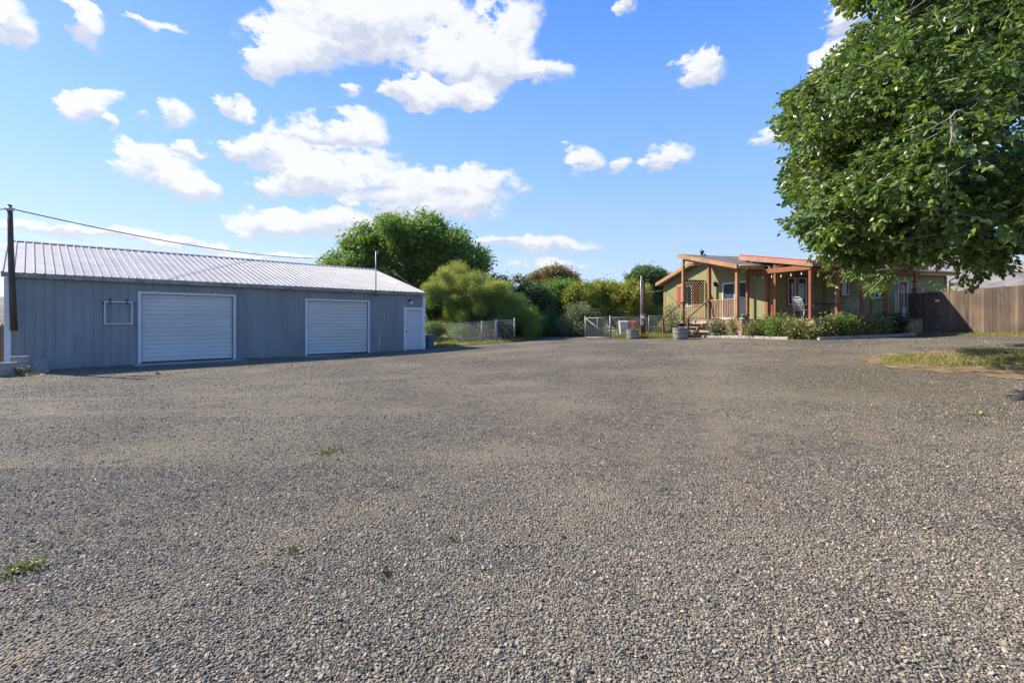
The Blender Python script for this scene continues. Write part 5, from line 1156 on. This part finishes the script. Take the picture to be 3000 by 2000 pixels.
# ------------------------------------------------------------------ grass and weeds
def blades(name, label, P2, h, mat, w=.008, cat='grass'):
    n = len(P2); z = gz_np(P2[:,0], P2[:,1])-.02; B = np.c_[P2, z]; hh = h*rng.uniform(.4, 1.2, n)[:,None]; a = rng.uniform(0, 6.28, n)
    s = np.c_[np.cos(a), np.sin(a), np.zeros(n)]*w; ln = np.c_[rng.normal(0,.35,n), rng.normal(0,.35,n), np.ones(n)]
    V = np.stack([B-s, B+s, B+ln*hh*.55+s*.7, B+ln*hh*.55-s*.7, B+ln*hh*np.array([1.5,1.5,1])], 1).reshape(-1, 3); b = np.arange(n)*5
    F4 = np.stack([b, b+1, b+2, b+3], 1); F3 = np.stack([b+3, b+2, b+4, b+4], 1)
    me_f = np.concatenate([F4, np.stack([b+3, b+2, b+4, b+3], 1)])
    # quads + tip triangles as two meshes' worth of faces in one object
    me = bpy.data.meshes.new(name); me.vertices.add(len(V)); me.vertices.foreach_set('co', V.astype(np.float32).ravel())
    li = np.concatenate([F4.ravel(), np.stack([b+3, b+2, b+4], 1).ravel()]); me.loops.add(len(li)); me.loops.foreach_set('vertex_index', li.astype(np.int32))
    me.polygons.add(2*n); me.polygons.foreach_set('loop_start', np.concatenate([np.arange(n)*4, 4*n+np.arange(n)*3]).astype(np.int32))
    at_ = me.attributes.new('tint', 'FLOAT', 'POINT'); at_.data.foreach_set('value', np.repeat(rng.random(n), 5).astype(np.float32)); me.update(calc_edges=True)
    o = link(name, me, M[mat], None); return tag(o, label, cat, kind='stuff')
def scatter(poly, n, clump=0, cs=.15):
    poly_ = np.array(poly); lo, hi = poly_.min(0), poly_.max(0); out = []
    if clump: c = rng.uniform(lo, hi, (clump, 2)); p = c[rng.integers(0, clump, n*2)]+rng.normal(0, cs, (n*2, 2))
    else: p = rng.uniform(lo, hi, (n*3, 2))
    return p[inside(p, poly)][:n]
blades('grass', 'green grass strip under the left chain link fence', scatter([(-4.2,25.75),(.3,27.5),(1.3,30),(1.5,33),(-4.2,30)], 14000), .16, 'grass')
blades('grass', 'dry yellow green grass between the gate and the house steps', scatter([(5.9,28.6),(7.2,26.7),(8.6,26.4),(9.6,27.5),(9.5,29.6),(6,30.4)], 9000), .28, 'grass')
blades('grass', 'grass along the foot of the tall board fence', scatter([(17.9,22.3),(18.7,19.4),(20.8,14),(22.0,14),(19.9,19.4),(18.7,23.2)], 9000), .13, 'grass')
tag(patch('dry_verge', [(17.8,22.15),(18.6,19.35),(20.6,14.1),(21.2,14.1),(19.1,19.6),(18.3,22.9)], .006, M['redsoil'], .4, .03), kind='structure')
blades('grass', 'tufts of green and straw grass on the bare soil island under the walnut tree', scatter(ell(13.3,11.4,4.1,2.3), 9000, 130, .24), .14, 'grass')
blades('dry_grass', 'short straw stubble on the bare soil island', scatter(ell(13.0,11.0,4.6,3.1), 11000, 260, .22), .05, 'straw', .005, 'dry grass')
blades('grass', 'wild grass in front of the bushes at the end of the drive', scatter([(1.5,33.6),(6.0,33.4),(9,31),(9,34),(4,36),(-2,35),(-5,32),(-4,30),(1.2,31)], 9000), .25, 'grass')
blades('dry_grass', 'dry grass strip beyond the left corner of the shed', scatter([(-19,14.0),(-15.2,14.6),(-15.4,16),(-24,22),(-26,20)], 6000), .15, 'straw', .008, 'dry grass')
def weed(label, px, py, wpx, n, size=.045):
    Hc = 1.35; Yb = Hc*FPX/(py-HOR)
    for _ in range(6): x = (px-1500)/FPX*Yb; Hc = CZ-gz(x, Yb); Yb = Hc*FPX/(py-HOR)
    x = (px-1500)/FPX*Yb; r = wpx/FPX*Yb/2; c = np.c_[x+rng.normal(0, r*.5, n), Yb+rng.normal(0, r*.55, n), np.zeros(n)]; c[:,2] = gz_np(c[:,0], c[:,1])+np.abs(rng.normal(0, .02, n))+.008
    t = thing('weed_plant', label, 'weed', (x, Yb, gz(x, Yb))); leaves('leaves', c, size, M['weed'], t, -.1, .42)
    st = MB(); rd = random.Random(int(px))
    for k in range(10): a = rd.uniform(0, 6.28); q = r*rd.uniform(.5, 1); st.tube([(x,Yb,gz(x,Yb)), (x+.5*q*math.cos(a),Yb+.5*q*math.sin(a),gz(x,Yb)+.03), (x+q*math.cos(a),Yb+q*math.sin(a),gz(x,Yb)+.015)], .002, 4)
    st.build('stems', M['weed'], t)
weed('bright green weed clump at the left edge of the gravel', 70, 1672, 90, 420, .026)
weed('flat green weed patch in the middle of the gravel yard', 955, 1325, 88, 150, .035)
weed('small sparse weed in the gravel left of the middle', 852, 1618, 42, 60, .022)
weed('thin weed sprig low in the gravel near the middle', 1130, 1685, 46, 50, .02)
weed('sparse brownish weed in the gravel right of the other sprigs', 1330, 1585, 45, 42, .02)
weed('tiny weed beside the wide roller door', 462, 1096, 14, 50, .06)
weed('low weed patch beside the concrete blocks', 70, 1100, 80, 260, .07)
for px, py in ((2876,1217),):
    Yb = 1.2*FPX/(py-HOR); x = (px-1500)/FPX*Yb
    for _ in range(6): x = (px-1500)/FPX*Yb; Yb = (CZ-gz(x,Yb))*FPX/(py-HOR)
    t = thing('fallen_walnut', 'green walnut lying on the gravel at the right', 'fruit', (x, Yb, gz(x,Yb))); MB().lathe([(0,0),(.015,.003),(.026,.014),(.031,.03),(.028,.044),(.018,.056),(.004,.062),(0,.060)], (x, Yb, gz(x,Yb)), 14).build('husk', M['fruit'], t, smooth=True)
p = at(395, 1099, 13.2); p.z = gz(p.x, p.y); tag(MB().tube([p+Vector((-.35,.1,.03)), p+Vector((0,0,.035)), p+Vector((.2,-.02,.02)), p+Vector((.6,.05,.03))], [.012,.02,.015,.006], 6).build('fallen_branch', M['pole'], None), 'dark stick lying in front of the wide roller door', 'stick')

blades('dry_grass', 'sparse dry sprigs growing between the stones of the yard', scatter([(-12,3),(12,3),(17,18),(-4,22),(-12,14)], 900, 130, .07), .035, 'straw', .004, 'dry grass')
blades('grass', 'thin weeds growing along the foot of the metal shed wall', np.array([(-15.12+.717*q+.2*.697+w*.697, 14.8+.697*q-.2*.717-w*.717) for q, w in zip(rng.choice(np.array([.6,1.1,1.9,2.6,6.4,6.9,7.6,8.1,12.6,13.2,13.9,14.3]), 900)+rng.normal(0,.22,900), np.abs(rng.normal(0,.08,900)))]), .09, 'grass', .006)

blades('grass', 'low green weeds on the left tip of the bare soil island', scatter(ell(10.3,11.6,1.7,.8), 2500, 26, .14), .07, 'grass')
blades('dry_grass', 'straw litter around the edge of the bare soil island', scatter(ell(12.6,11.0,5.0,3.6), 5000, 240, .14), .03, 'straw', .006, 'dry grass')

# ------------------------------------------------------------------ the air between here and the hills
hb = MB(); hb.box(-8000, 8000, -8000, 8000, -60, 560); hz = hb.build('haze', None); tag(hz, 'pale thin air haze between the yard and the hills', 'haze', kind='stuff')
hm_ = bpy.data.materials.new('haze_air'); hm_.use_nodes = True; nt = hm_.node_tree; nt.nodes.clear(); pv = nt.nodes.new('ShaderNodeVolumePrincipled'); ou = nt.nodes.new('ShaderNodeOutputMaterial')
pv.inputs['Color'].default_value = (.80,.86,.95,1); pv.inputs['Density'].default_value = 7e-5; pv.inputs['Anisotropy'].default_value = .2; nt.links.new(pv.outputs[0], ou.inputs['Volume']); hz.data.materials.append(hm_)
